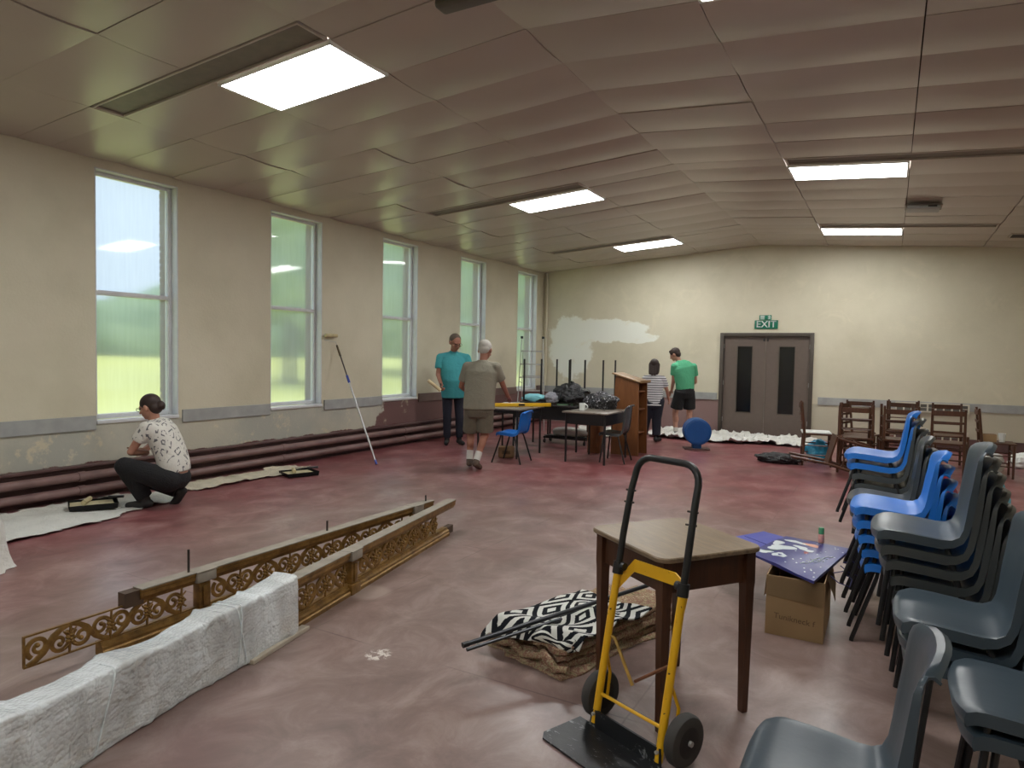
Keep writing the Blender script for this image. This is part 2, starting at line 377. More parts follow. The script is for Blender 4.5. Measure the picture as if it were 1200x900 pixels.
def dup(root, loc, rot, label, group=None):
    def cp(o, parent):
        c = o.copy(); COL.objects.link(c)
        if parent is not None: c.parent = parent
        for ch in o.children: cp(ch, c)
        return c
    r = cp(root, None); r.location = loc; r.rotation_euler = rot if isinstance(rot, (tuple, Euler)) else (0, 0, rot)
    r['label'] = label
    if group: r['group'] = group
    elif 'group' in r: del r['group']
    return r
def remat(root, name, mat):
    for ch in root.children:
        if ch.name.split('.')[0] == name:
            me = ch.data.copy(); me.materials.clear(); me.materials.append(mat); ch.data = me
def remesh(name, bm, mat, parent, vox=.007, it=3):
    me = finish_mesh(name, bm, mat); o = bpy.data.objects.new(name, me); COL.objects.link(o)
    m = o.modifiers.new('r', 'REMESH'); m.mode = 'VOXEL'; m.voxel_size = vox; m.use_smooth_shade = True
    if it: s = o.modifiers.new('s', 'SMOOTH'); s.iterations = it; s.factor = .5
    dg = bpy.context.evaluated_depsgraph_get(); e = o.evaluated_get(dg); me2 = bpy.data.meshes.new_from_object(e)
    me2.name = name; o.modifiers.clear(); o.data = me2; bpy.data.meshes.remove(me)
    if not me2.materials: me2.materials.append(mat)
    for p in me2.polygons: p.use_smooth = True
    if parent is not None: o.parent = parent
    return o
def nz(p, s, seed=0): return noise.noise(Vector((p[0]*s+seed*7.1, p[1]*s-seed*3.3, p[2]*s+seed)))

# ---------------------------------------------------------------- structure
XL, XR, YF, YN = -7.168, 2.53, 14.302, -3.2
ZW, ZR, XRG = 3.476, 3.826, -2.319
SL = (ZR-ZW)/(XRG-XL)
def zc(x): return ZR-SL*abs(x-XRG)
bm = new(); box(bm, ((XL+XR)/2, (YN+YF)/2, -.1), (XR-XL+.3, YF-YN+.3, .2)); struct('floor', bm, M_floor)
# left wall with window openings
WY = [4.02+2.256*i for i in range(-3, 5)]; WWID = .93; WZ0, WZ1 = .745, 3.385
bm = new(); prev = YN-.15; T = .30; xc = XL-T/2
for y in WY:
    box(bm, (xc, (prev+y)/2, 1.8), (T, y-prev, 3.6)); box(bm, (xc, y+WWID/2, WZ0/2), (T, WWID, WZ0)); box(bm, (xc, y+WWID/2, (WZ1+3.6)/2), (T, WWID, 3.6-WZ1)); prev = y+WWID
box(bm, (xc, (prev+YF+.15)/2, 1.8), (T, YF+.15-prev, 3.6)); struct('wall_left', bm, M_wall_l)
def gable(bm, y0, y1, holes=()):
    pts = [(XL-.3, 0), (XR+.2, 0), (XR+.2, zc(XR)+.1), (XRG, ZR+.1), (XL-.3, ZW+.1)]
    a = [bm.verts.new((x, y0, z)) for x, z in pts]; b = [bm.verts.new((x, y1, z)) for x, z in pts]
    bm.faces.new(a); bm.faces.new(b[::-1])
    for i in range(5): bm.faces.new((a[i], b[i], b[(i+1) % 5], a[(i+1) % 5]))
DX0, DX1, DZ = -3.07, -1.30, 2.07
bm = new()   # far wall built round the doorway
def prism(bm, pts, y0, y1):
    a = [bm.verts.new((x, y0, z)) for x, z in pts]; b = [bm.verts.new((x, y1, z)) for x, z in pts]
    bm.faces.new(a); bm.faces.new(b[::-1]); n = len(pts)
    for i in range(n): bm.faces.new((a[i], b[i], b[(i+1) % n], a[(i+1) % n]))
prism(bm, [(XL-.3, 0), (DX0, 0), (DX0, zc(DX0)+.1), (XL-.3, ZW+.08)], YF, YF+.2)
prism(bm, [(DX0, DZ), (DX1, DZ), (DX1, zc(DX1)+.1), (XRG, ZR+.1), (DX0, zc(DX0)+.1)], YF, YF+.2)
prism(bm, [(DX1, 0), (XR+.2, 0), (XR+.2, zc(XR)+.1), (DX1, zc(DX1)+.1)], YF, YF+.2)
struct('wall_far', bm, M_wall_f)
bm = new(); gable(bm, YN-.2, YN); struct('wall_near', bm, M_wall_p)
bm = new(); box(bm, (XR+.1, (YN+YF)/2, 1.8), (.2, YF-YN+.3, 3.6)); struct('wall_right', bm, M_wall_p)
# ceiling: dark void board above, panels below
bm = new()
prism(bm, [(XL-.3, ZW+.05), (XRG, ZR+.06), (XR+.3, zc(XR)+.05), (XR+.3, zc(XR)+.2), (XRG, ZR+.22), (XL-.3, ZW+.2)], YN-.2, YF+.2)
CEIL = struct('ceiling', bm, simple('ceiling_gap', srgb(92, 82, 74), .8))
cxs = [XL+.01+(XRG-XL)/4*i for i in range(4)]; CW = (XRG-XL)/4
cols = [(cxs[i]-.0, cxs[i]+CW) for i in range(4)]+[(XRG+CW*i, XRG+CW*(i+1)) for i in range(4)]
rows = []  # (y0, y1, kind)
y = 3.30
ys = [3.30-.62*k for k in range(10, 0, -1)]
for k in ys: rows.append((k, k+.62, 'n'))
for s, nxt in ((3.30, 7.955), (7.955, 12.005), (12.005, YF)):
    rows.append((s, s+.30, 's')); rows.append((s+.30, s+.95, 'l'))
    n = max(1, round((nxt-s-.95)/.62))
    for k in range(n): rows.append((s+.95+k*(nxt-s-.95)/n, s+.95+(k+1)*(nxt-s-.95)/n, 'n'))
def panel_mesh(w, d, sag, flip):
    bm = new(); nx, ny = 6, 4; g = []
    for i in range(nx+1):
        u = i/nx; r = []
        for j in range(ny+1):
            v = j/ny; e = .0025
            zz = -sag*math.sin(PI*v)*(.55+.45*math.sin(PI*u))
            r.append(bm.verts.new(((u-.5)*(w-2*e), (v-.5)*(d-2*e), zz)))
        g.append(r)
    for i in range(nx):
        for j in range(ny): bm.faces.new((g[i][j], g[i][j+1], g[i+1][j+1], g[i+1][j]))
    r = bmesh.ops.extrude_face_region(bm, geom=list(bm.faces)); 
    for v in r['geom']:
        if isinstance(v, bmesh.types.BMVert): v.co.z += .02
    return finish_mesh('ceiling_panel', bm, M_ceil, 30)
pm = {}
LIGHTS = []
for (y0, y1, kind) in rows:
    for ci, (x0, x1) in enumerate(cols):
        d = y1-y0; yc = (y0+y1)/2; xm = (x0+x1)/2; left = ci < 4
        if kind == 'l' and ci in (2, 5): LIGHTS.append((xm, yc, x1-x0, d, left)); continue
        if kind == 's' and ci in ((1, 2) if left else (5, 6)): continue
        if kind == 's' : sag = .002
        else: sag = random.choice((.018, .026, .034))
        if x0 > 1.2 and abs(yc-12.9) < .4 and kind == 'n': pass
        key = (round(x1-x0, 3), round(d, 3), sag)
        if key not in pm: pm[key] = panel_mesh(x1-x0, d, sag, 0)
        o = bpy.data.objects.new('ceiling_panel', pm[key]); COL.objects.link(o); o.parent = CEIL
        o.location = (xm, yc, zc(xm)-.004+random.uniform(-.003, .003)); o.rotation_euler = (random.uniform(-.008, .008), -math.atan(SL)*(1 if left else -1)+random.uniform(-.003, .003), 0)
# slots and lights
def slot(xa, xb, yc, left):
    bm = new(); xm = (xa+xb)/2; w = xb-xa
    R = Euler((0, -math.atan(SL)*(1 if left else -1), 0)).to_matrix()
    zz = zc(xm)
    o = bpy.data.objects.new('air_slot', None); COL.objects.link(o); o.parent = CEIL; o.location = (xm, yc, zz); o.rotation_euler = R.to_euler()
    bm = new(); box(bm, (0, 0, .012), (w-.02, .27, .006)); obj('slot_plate', bm, M_slot, o)
    bm = new()
    for s in (-1, 1): box(bm, (0, s*.132, .0), (w-.02, .018, .022), bev=.003)
    for s in (-1, 1): box(bm, (s*(w/2-.02), 0, .0), (.018, .26, .022), bev=.003)
    obj('slot_frame', bm, M_ceil, o)
done = set()
for (xm, yc, w, d, left) in LIGHTS:
    s = yc-d/2-.15
    if left: slot(cols[1][0], cols[2][1], s, True)
    else: slot(cols[5][0], cols[6][1], s, False)
names = {('L', 0): 'brightest large ceiling light panel, nearest, above the first tall window', ('L', 1): 'middle ceiling light panel on the window side', ('L', 2): 'farthest ceiling light panel on the window side, above the chairs and ladder',
         ('R', 0): 'ceiling light panel on the right half, just above the top edge of the view', ('R', 1): 'long white ceiling light panel on the right half, before the grey ceiling box', ('R', 2): 'farthest right ceiling light panel, close to the far wall'}
cnt = {'L': 0, 'R': 0}
for (xm, yc, w, d, left) in LIGHTS:
    k = 'L' if left else 'R'; zz = zc(xm)
    t = thing('ceiling_light', names[(k, cnt[k])], 'light', (xm, yc, zz), group='ceiling light panels', rot=(0, -math.atan(SL)*(1 if left else -1), 0)); cnt[k] += 1
    bm = new(); box(bm, (0, 0, -.012), (w-.05, d-.05, .02), bev=.004); obj('diffuser', bm, M_lamp, t)
    bm = new()
    for s in (-1, 1): box(bm, (0, s*(d/2-.016), -.008), (w-.01, .02, .034)); box(bm, (s*(w/2-.016), 0, -.008), (.02, d-.01, .034))
    obj('frame', bm, M_white, t)
# two more lamps further back in the hall, behind the camera
for xm, k in (((cols[2][0]+cols[2][1])/2, 1), ((cols[5][0]+cols[5][1])/2, -1)):
    t = thing('ceiling_light', 'ceiling light panel %s half, behind the viewer' % ('on the window' if k > 0 else 'on the right'), 'light', (xm, -.75, zc(xm)-.035), rot=(0, -math.atan(SL)*k, 0), group='ceiling light panels')
    bm = new(); box(bm, (0, 0, -.012), (1.15, .58, .02), bev=.004); obj('diffuser', bm, M_lamp, t)
    bm = new()
    for s in (-1, 1): box(bm, (0, s*.3, 0), (1.2, .02, .04)); box(bm, (s*.59, 0, 0), (.02, .6, .04))
    obj('frame', bm, M_white, t)
# ceiling box, dark panel painted as the shade of a gap, hanging unit near the ridge
a = math.atan(SL)
t = thing('emergency_light', 'small grey rectangular box fixed to the ceiling behind the long right light', 'light', (.30, 10.42, zc(.3)-.045), rot=(0, a, 0))
bm = new(); box(bm, (0, 0, -.035), (.37, .30, .06), bev=.012); obj('housing', bm, M_board, t)
bm = new(); box(bm, (.10, -.155, -.035), (.10, .01, .02)); obj('indicator', bm, M_black, t)
bm = new(); box(bm, (0, 0, -.02), (.42, .34, .012), bev=.003); obj('back_plate', bm, M_slot, t)
t = thing('ceiling_hatch', 'black panel painted as the shade of a ceiling gap at the far right', 'hatch', (1.85, 12.92, zc(1.85)-.02), rot=(0, a, 0))
bm = new(); box(bm, (0, 0, -.004), (.6, .34, .02)); obj('gap_shade_panel', bm, M_gapshade, t)  # solid slab; its dark colour stands in for the shade of a hole
bm = new()
for s in (-1, 1): box(bm, (0, s*.18, -.006), (.64, .02, .03)); box(bm, (s*.31, 0, -.006), (.02, .36, .03))
obj('trim', bm, M_ceil, t)
t = thing('smoke_alarm_housing', 'dark grey oblong unit with rounded end on the ceiling ridge', 'ceiling unit', (-2.28, 3.60, ZR-.03), rotz=0)
bm = new(); box(bm, (0, 0, -.05), (.62, .13, .07), bev=.03, segs=4); obj('housing', bm, simple('dark_grey_plastic', srgb(84, 78, 70), .5), t)
for q in (-.2, .2): bm = new(); cyl(bm, (q, 0, -.005), .03, .06); obj('mount', bm, M_slot, t)

# windows
M_brick = simple('outer_brick', srgb(94, 60, 44), .9, var=.25, scale=18)
for wi, y in enumerate(WY):
    n = wi-2
    root = bpy.data.objects.new('window_%d' % (wi+1), None); COL.objects.link(root); root['kind'] = 'structure'; root.location = (XL, y+WWID/2, 0)
    sx = -.14; h = WZ1-WZ0; f = .05; zt = 2.12
    bm = new()
    for s in (-1, 1): box(bm, (sx, s*(WWID/2-f/2), (WZ0+WZ1)/2), (.06, f, h-.002), bev=.004)
    box(bm, (sx, 0, WZ1-f/2), (.058, WWID-2*f, f), bev=.004); box(bm, (sx, 0, WZ0+.04+f/2), (.058, WWID-2*f, f), bev=.004)
    obj('window_frame', bm, M_wframe, root)
    bm = new(); box(bm, (sx+.005, 0, zt), (.064, WWID-2*f, .05), bev=.005); obj('transom', bm, M_wframe, root)
    bm = new()  # painted reveal lining
    for s in (-1, 1): box(bm, (-.055, s*(WWID/2-.006), (WZ0+WZ1)/2+.02), (.11, .012, h-.042), bev=.002)
    box(bm, (-.055, 0, WZ1-.006), (.11, WWID-.026, .012)); obj('reveal_lining', bm, M_wframe, root)
    bm = new(); box(bm, (-.045, 0, WZ0+.02), (.13, WWID-.002, .038), bev=.006); obj('window_sill', bm, M_wframe, root)
    for a0, b0 in ((WZ0+.04+f, zt-.025), (zt+.025, WZ1-f)):
        bm = new(); box(bm, (sx, 0, (a0+b0)/2), (.006, WWID-2*f, b0-a0)); obj('pane', bm, M_glass, root)
    # brickwork of the outer reveal, both jambs
    bm = new(); z = WZ0-.02; row = 0
    while z < WZ1:
        for s in (-1, 1):
            box(bm, (-.247+.003*(row % 2), s*(WWID/2+.03), z+.0325), (.146, .10, .066), bev=.004, segs=1)
        z += .075; row += 1
    o = obj('brick', bm, M_brick, root); o['kind'] = 'stuff'
# dado rail boards along the left wall
segs = [(YN, WY[0])]+[(WY[i]+WWID+.04, WY[i+1]-.01) for i in range(7)]
for i, (a0, b0) in enumerate(segs):
    if b0-a0 < .3: continue
    bm = new(); box(bm, (XL+.012, (a0+b0)/2, .765), (.024, b0-a0, .145), bev=.004); struct('trim_%d' % (i+1), bm, M_board if a0 < 8 else M_board_m)
bm = new(); box(bm, (XL+.012, (WY[7]+WWID+YF)/2, .765), (.024, YF-WY[7]-WWID-.06, .145), bev=.004); struct('trim_9', bm, M_board_m)
bm = new(); box(bm, ((XL+DX0)/2+.02, YF-.012, .76), (DX0-XL-.12, .024, .145), bev=.004); struct('trim_10', bm, M_board)
bm = new(); box(bm, ((DX1+XR)/2+.05, YF-.012, .76), (XR-DX1-.1, .024, .145), bev=.004); struct('trim_11', bm, M_board)
bm = new(); box(bm, (XL+.035, (YN+YF)/2, .335), (.07, YF-YN, .03), bev=.006); box(bm, (XL+.01, (YN+YF)/2, .16), (.02, YF-YN, .32)); struct('baseboard_left', bm, M_skirt)
bm = new(); box(bm, ((.1+XR)/2, YF-.015, .10), (XR-.1, .03, .2), bev=.005); struct('baseboard_far', bm, M_skirt)
# rounded conduit in the far left corner
bm = new(); tube(bm, [(XL+.10, YF-.03, .85), (XL+.10, YF-.03, 3.45)], .03, 10); tag(obj('corner_pipe', bm, M_wall_p), 'cream painted vertical pipe in the far left corner by the last window', 'pipe')
# heating pipes
for zz, lab in ((.245, 'upper maroon heating pipe along the foot of the window wall'), (.105, 'lower maroon heating pipe along the foot of the window wall')):
    t = thing('heating_pipe', lab, 'pipe', (XL+.12, 0, zz), group='heating pipes under the windows')
    bm = new(); tube(bm, [(0, YN+.02, 0), (0, YF-.02, 0)], .043, 14); obj('pipe', bm, M_pipe, t)
    k = -1.4
    while k < YF:
        bm = new(); cyl(bm, (0, k, 0), .05, .07, (0, 1, 0), 14); obj('joint', bm, M_pipe, t)
        bm = new(); box(bm, (-.06, k+.3, 0), (.09, .03, .02)); obj('bracket', bm, M_skirt, t)
        k += 2.6
# doors
t = bpy.data.objects.new('door_1', None); COL.objects.link(t); t['kind'] = 'structure'; t.location = (0, YF, 0)
bm = new(); box(bm, (DX0+.035, .02, DZ/2), (.07, .14, DZ), bev=.004); box(bm, (DX1-.035, .02, DZ/2), (.07, .14, DZ), bev=.004); box(bm, ((DX0+DX1)/2, .02, DZ-.035), (DX1-DX0-.14, .14, .07), bev=.004)
obj('door_frame', bm, M_doorf, t)
dm = (DX0+DX1)/2; dw = (DX1-DX0-.14)/2
for s in (-1, 1):
    cx = dm+s*dw/2; gx = dm+s*.40
    bm = new(); x0, x1 = cx-dw/2+.003, cx+dw/2-.003; g0, g1 = gx-.145, gx+.145; z0, z1 = .46, 1.80
    box(bm, ((x0+g0)/2, .04, DZ/2-.03), (g0-x0, .045, DZ-.08)); box(bm, ((g1+x1)/2, .04, DZ/2-.03), (x1-g1, .045, DZ-.08))
    box(bm, (gx, .04, z0/2+.005), (g1-g0, .045, z0-.01)); box(bm, (gx, .04, (z1+DZ-.07)/2), (g1-g0, .045, DZ-.07-z1)); 
    leaf = obj('door_leaf', bm, M_door, t)
    bm = new(); box(bm, (gx, .045, (z0+z1)/2), (g1-g0, .01, z1-z0)); obj('glazing', bm, M_dglass, leaf)
    bm = new()
    for a in (g0, g1): box(bm, (a, .016, (z0+z1)/2), (.014, .012, z1-z0+.02))
    for a in (z0, z1): box(bm, (gx, .016, a), (g1-g0, .012, .014))
    obj('glazing_bead', bm, M_doorf, leaf)
    bm = new(); box(bm, (dm+s*.035, .012, 1.93), (.03, .02, .06), bev=.004); obj('closer_catch', bm, M_black, leaf)
    for zz in (.3, 1.05, 1.8):
        bm = new(); cyl(bm, (cx+s*(dw/2-.004), .012, zz), .008, .09); obj('hinge', bm, M_alu, leaf)
bm = new(); box(bm, (dm, .012, DZ/2-.03), (.014, .012, DZ-.08)); obj('meeting_strip', bm, simple('door_strip', srgb(120, 110, 100), .4), t)
# exit sign
def text(name, s, size, mat, parent, loc, rot, ext=.001, align='CENTER', sx=1):
    cu = bpy.data.curves.new(name, 'FONT'); cu.body = s; cu.size = size; cu.extrude = ext; cu.align_x = align; cu.align_y = 'CENTER'; cu.offset = 0.0
    o = bpy.data.objects.new(name, cu); COL.objects.link(o); dg = bpy.context.evaluated_depsgraph_get()
    me = bpy.data.meshes.new_from_object(o.evaluated_get(dg)); bpy.data.objects.remove(o); me.materials.clear(); me.materials.append(mat)
    o = bpy.data.objects.new(name, me); COL.objects.link(o); o.parent = parent; o.location = loc; o.rotation_euler = rot; o.scale = (sx, 1, 1)
    return o
t = thing('exit_sign', 'green exit sign with white letters above the double doors', 'sign', (-2.19, YF, 2.235))
bm = new(); box(bm, (0, -.012, 0), (.44, .02, .17), bev=.003); obj('sign_board', bm, M_green, t)
tx = text('lettering', 'EXIT', .185, M_white, t, (0, -.024, 0), (PI/2, 0, 0), .002)
for d in ((.003, 0), (-.003, 0), (0, .003)):
    c = tx.copy(); COL.objects.link(c); c.location = (d[0], -.0245, d[1])
t = thing('pictogram_sign', 'small green plate with white pictogram on top of the exit sign', 'sign', (-2.21, YF, 2.375))
bm = new(); box(bm, (0, -.010, 0), (.23, .016, .095), bev=.002); obj('sign_board', bm, M_green, t)
bm = new()
for k in (-.03, -.01, .012, .03): box(bm, (-.055, -.0195, k), (.08, .002, .009))
box(bm, (.055, -.0195, 0), (.006, .002, .07)); ell(bm, (.08, -.0195, .028), (.011, .002, .011)); box(bm, (.08, -.0195, -.004), (.016, .002, .034), rot=(0, .3, 0)); box(bm, (.07, -.0195, -.026), (.008, .002, .026), rot=(0, .7, 0)); box(bm, (.092, -.0195, -.026), (.008, .002, .026), rot=(0, -.5, 0)); box(bm, (.095, -.0195, .006), (.024, .002, .007), rot=(0, .5, 0))
obj('pictogram', bm, M_white, t)
# grilles
M_cell = simple('grille_dark', srgb(96, 96, 90), .8)
M_grille = simple('grille_paint', srgb(196, 192, 176), .5, var=.06)
for lab, x0, x1, z0, z1 in (('pale slotted air grille in the rail band right of the doors', .12, 1.23, .655, .80), ('lower pale air grille near the floor behind the wooden chairs', .12, 1.23, .15, .31)):
    t = thing('air_grille', lab, 'grille', (0, YF-.025, 0), group='air grilles on the far wall')
    bm = new(); box(bm, ((x0+x1)/2, .0, (z0+z1)/2), (x1-x0-.01, .006, z1-z0-.01)); obj('back_plate', bm, M_cell, t)
    n = 9; bm = new()
    for k in range(n+1): box(bm, (x0+(x1-x0)*k/n, -.012, (z0+z1)/2), (.026, .024, z1-z0))
    for zz in (z0, z1): box(bm, ((x0+x1)/2, -.012, zz), (x1-x0+.026, .0235, .024))
    box(bm, ((x0+x1)/2, -.006, (z0+z1)/2), (x1-x0, .01, .008))
    obj('grille_frame', bm, M_grille, t)

# ---------------------------------------------------------------- outdoors
bm = new(); prism(bm, [(XL-.35, -.5), (XL-.35, -.2), (XL-12, .35), (XL-24, 1.15), (XL-60, 1.6), (XL-60, -.5)], -60, 110); g = obj('lawn', bm, outdoor_mat('lawn_green', srgb(212, 208, 112), srgb(226, 222, 134), .2)); tag(g, 'yellow green lawn seen through the misted windows', 'lawn'); g['kind'] = 'structure'
M_leaf = outdoor_mat('foliage', srgb(104, 130, 96), srgb(152, 172, 134), .9)
M_trunk = outdoor_mat('bark', srgb(70, 58, 46), srgb(92, 78, 60), 4)
def tree(x, y, h, r, lab, sd):
    t = thing('tree', lab, 'tree', (x, y, .2), group='trees beyond the lawn')
    bm = new(); tube(bm, [(0, 0, 0), (.1, 0, h*.35), (0, .1, h*.6)], [.28, .2, .12], 8); obj('trunk', bm, M_trunk, t)
    bm = new(); rnd = random.Random(sd)
    for k in range(16):
        a = rnd.uniform(0, 2*PI); q = rnd.uniform(.15, .8)*r; zz = rnd.uniform(.22, .9)*h; rr = r*rnd.uniform(.35, .6)*(1.1-.5*abs(zz/h-.5))
        gg = bmesh.ops.create_icosphere(bm, subdivisions=3, radius=rr)
        for v in gg['verts']: v.co = v.co*(1+.3*nz(v.co, 2.2, k))+Vector((q*math.cos(a), q*math.sin(a), zz))
    obj('crown', bm, M_leaf, t)
tl = ['broad green tree outside, behind the second window', 'tall green tree outside, behind the third window', 'green tree outside, behind the fourth window', 'green tree outside, behind the last window', 'low tree far outside, behind the nearest window']
tree(-19, 17.5, 10, 3.6, tl[0], 1); tree(-21, 27.5, 8, 3.4, tl[1], 2); tree(-21, 37.5, 9, 3.4, tl[2], 3); tree(-19, 47.5, 11, 3.6, tl[3], 4)
bm = new()
rnd = random.Random(3)
for k in range(46):
    gg = bmesh.ops.create_icosphere(bm, subdivisions=2, radius=rnd.uniform(1.7, 2.6)); c = Vector((-33+rnd.uniform(-.7, .7), -8+k*1.75, 1.2+rnd.uniform(.3, 1.0)))
    for v in gg['verts']: v.co = v.co*(1+.25*nz(v.co, 1.5, k))+c
o = obj('hedge', bm, M_leaf); tag(o, 'long green hedge beyond the lawn outside the windows', 'hedge')

# ---------------------------------------------------------------- moulded stacking chairs
def shell_mesh(mat, kb=1.0, rake=1.0):
    # profile: x from the front edge backwards, z up
    P = [(.004, .392), (.000, .412), (.006, .430), (.03, .441), (.08, .444), (.15, .440), (.22, .433), (.28, .427), (.325, .429), (.358, .444), (.378, .478), (.392, .53), (.406, .60), (.416, .67), (.424, .74), (.431, .795), (.440, .826), (.453, .845), (.471, .850), (.486, .842)]
    P = [(x, z if z < .46 or i < 9 else .46+(z-.46)*kb) for i, (x, z) in enumerate(P)]
    Wd = [.196, .202, .207, .211, .214, .215, .213, .209, .205, .200, .197, .197, .199, .201, .203, .202, .196, .182, .172, .166]
    bm = new(); U = [-1.02, -1.0, -.985, -.94, -.84, -.65, -.4, -.15, .15, .4, .65, .84, .94, .985, 1.0, 1.02]; g = []
    for i, ((x, z), w) in enumerate(zip(P, Wd)):
        s = min(1, max(0, (i-7)/5)); r = []
        for u in U:
            au = min(abs(u), 1.0); edge = max(0, (au-.93)/.07); lip = 1.0 if abs(u) > 1.0 else 0.0; fl = max(0, min(1, (18-i)/9))
            xx, zz = x, z
            # seat: dished with edges turned down; back: wraps forward, rim turned backwards
            zz += (1-s)*(-.012*math.cos(au*PI/2)+.002-.003*edge-.040*lip) if i > 1 else -(1-s)*(.004*edge+.006*lip)
            xx += s*(-.034*au**2.2+.003*edge+lip*(.003+.038*fl))
            if i <= 3: xx += .028*au**4
            if i >= 14: zz -= .034*au**3*(i-13)/6
            r.append(bm.verts.new((xx, u*w, zz)))
        g.append(r)
    for a, b in zip(g[:-1], g[1:]):
        for k in range(len(U)-1): bm.faces.new((a[k], a[k+1], b[k+1], b[k]))
    bmesh.ops.recalc_face_normals(bm, faces=bm.faces)
    bmesh.ops.solidify(bm, geom=list(bm.faces), thickness=.007)
    me = finish_mesh('seat_shell', bm, mat, 38)
    return me
def poly_chair(name, label, mat, group, kb=1.0, fx=.05):
    t = thing(name, label, 'chair', (0, 0, -5), 0, group)
    obj('seat_shell', shell_mesh(mat, kb), None, t)
    for s in (-1, 1):
        bm = new(); tube(bm, [(.10, s*.150, .412), (.095, s*.168, .400), (.09, s*.178, .365), (fx, s*.215, .012), (fx-.001, s*.2155, .0)], .0115, 8); obj('leg', bm, M_black, t)
        bm = new(); tube(bm, [(.290, s*.150, .405), (.300, s*.168, .392), (.312, s*.178, .357), (.415, s*.215, .012), (.417, s*.2155, 0)], .0115, 8); obj('leg', bm, M_black, t)
        bm = new(); tube(bm, [(.10, s*.150, .411), (.18, s*.150, .407), (.290, s*.150, .404)], .010, 8); obj('seat_rail', bm, M_black, t)
        for x, z in ((.10, .406), (.290, .399)):
            bm = new(); cyl(bm, (x, s*.168, z), .006, .012, (0, 1, 0), 8); obj('bolt', bm, M_alu, t)
    bm = new(); tube(bm, [(.085, -.15, .415), (.085, .15, .415)], .009, 8); tube(bm, [(.28, -.15, .404), (.28, .15, .404)], .009, 8); o = obj('cross_bar', bm, M_black, t); o['kind'] = 'stuff'
    return t
CH = {'s': poly_chair('stacking_chair', 'slate grey plastic chair standing alone in the lower right corner', M_chair_g, None),
      'k': poly_chair('stacking_chair', 'x', M_chair_k, None), 'b': poly_chair('stacking_chair', 'x', M_chair_b, None, .76, -.02)}
used = {}
def place_chair(kind, loc, rz, label, group=None):
    src = CH[kind]
    if kind not in used:
        used[kind] = 1; src.location = loc; src.rotation_euler = (0, 0, rz); src['label'] = label
        if group: src['group'] = group
        return src
    return dup(src, loc, rz, label, group)
place_chair('s', (-.325, 2.0, 0), 0, 'single slate grey plastic chair in the lower right corner, nearest of all')
def stack(kinds, x, y, pitch, lean, where, group, rz=0):
    n = len(kinds); names = ['bottom', 'second', 'third', 'fourth', 'fifth', 'sixth', 'seventh']
    nm = {'s': 'slate grey', 'k': 'charcoal', 'b': 'bright blue'}
    for i, k in enumerate(kinds):
        pos = 'topmost' if i == n-1 else ('bottom' if i == 0 else names[i]+' from the floor')
        lab = '%s chair, %s in the %s' % (nm[k], pos, where)
        place_chair(k, (x-lean*i, y+random.uniform(-.004, .004), i*pitch+.0005), rz+random.uniform(-.015, .015), lab, group)
stack('ss', .225, 2.62, .072, .018, 'low stack behind the single chair', 'chairs in the nearest stack')
stack('sss', .08, 3.10, .074, .018, 'three-chair stack with the wide grey seat', 'chairs in the three-chair stack')
stack('kkkkks', .045, 3.72, .068, .020, 'tall dark stack of six', 'chairs in the tall dark stack')
stack('bbbbb', -.11, 4.37, .077, .016, 'all-blue stack', 'chairs in the blue stack')
stack('kkkk', -.165, 5.02, .077, .018, 'dark stack behind the blue stack', 'chairs in the dark stack behind the blue one')
stack('kkkkkbb', -.17, 5.70, .073, .018, 'farthest stack, blue over charcoal', 'chairs in the farthest stack')

# ---------------------------------------------------------------- school desk
DU = math.atan2(-.6, .8)
t = thing('school_desk', 'old dark wooden desk with worn square top behind the yellow trolley', 'desk', (-.832, 3.02, 0), DU)
bm = new(); N = 10; hw, hd, rr = .285, .27, .05; pts = []
for cx, cy, a0 in ((hw-rr, hd-rr, 0), (-hw+rr, hd-rr, 90), (-hw+rr, -hd+rr, 180), (hw-rr, -hd+rr, 270)):
    for k in range(6): a = math.radians(a0+k*18); pts.append((cx+rr*math.cos(a), cy+rr*math.sin(a)))
loft(bm, [[(x*s, y*s, z) for x, y in pts] for s, z in ((.985, .718), (1, .723), (1, .735), (.985, .740))])
obj('desk_top', bm, M_desktop, t, 30)
bm = new(); box(bm, (0, hd-.055, .648), (.42, .02, .135)); obj('apron', bm, M_desk, t)
bm = new(); box(bm, (0, -hd+.055, .648), (.42, .02, .135)); obj('apron', bm, M_desk, t)
bm = new(); box(bm, (hw-.055, 0, .648), (.02, .39, .135)); obj('apron', bm, M_desk, t)
bm = new(); box(bm, (-hw+.055, 0, .648), (.02, .39, .135)); obj('apron', bm, M_desk, t)
for sx in (-1, 1):
    for sy in (-1, 1):
        bm = new(); q = []
        for z, w in ((0, .014), (.02, .015), (.55, .022), (.58, .024), (.716, .024)):
            cx, cy = sx*(hw-.05), sy*(hd-.05); q.append([(cx-w, cy-w, z), (cx+w, cy-w, z), (cx+w, cy+w, z), (cx-w, cy+w, z)])
        loft(bm, q); obj('leg', bm, M_desk, t, 20)

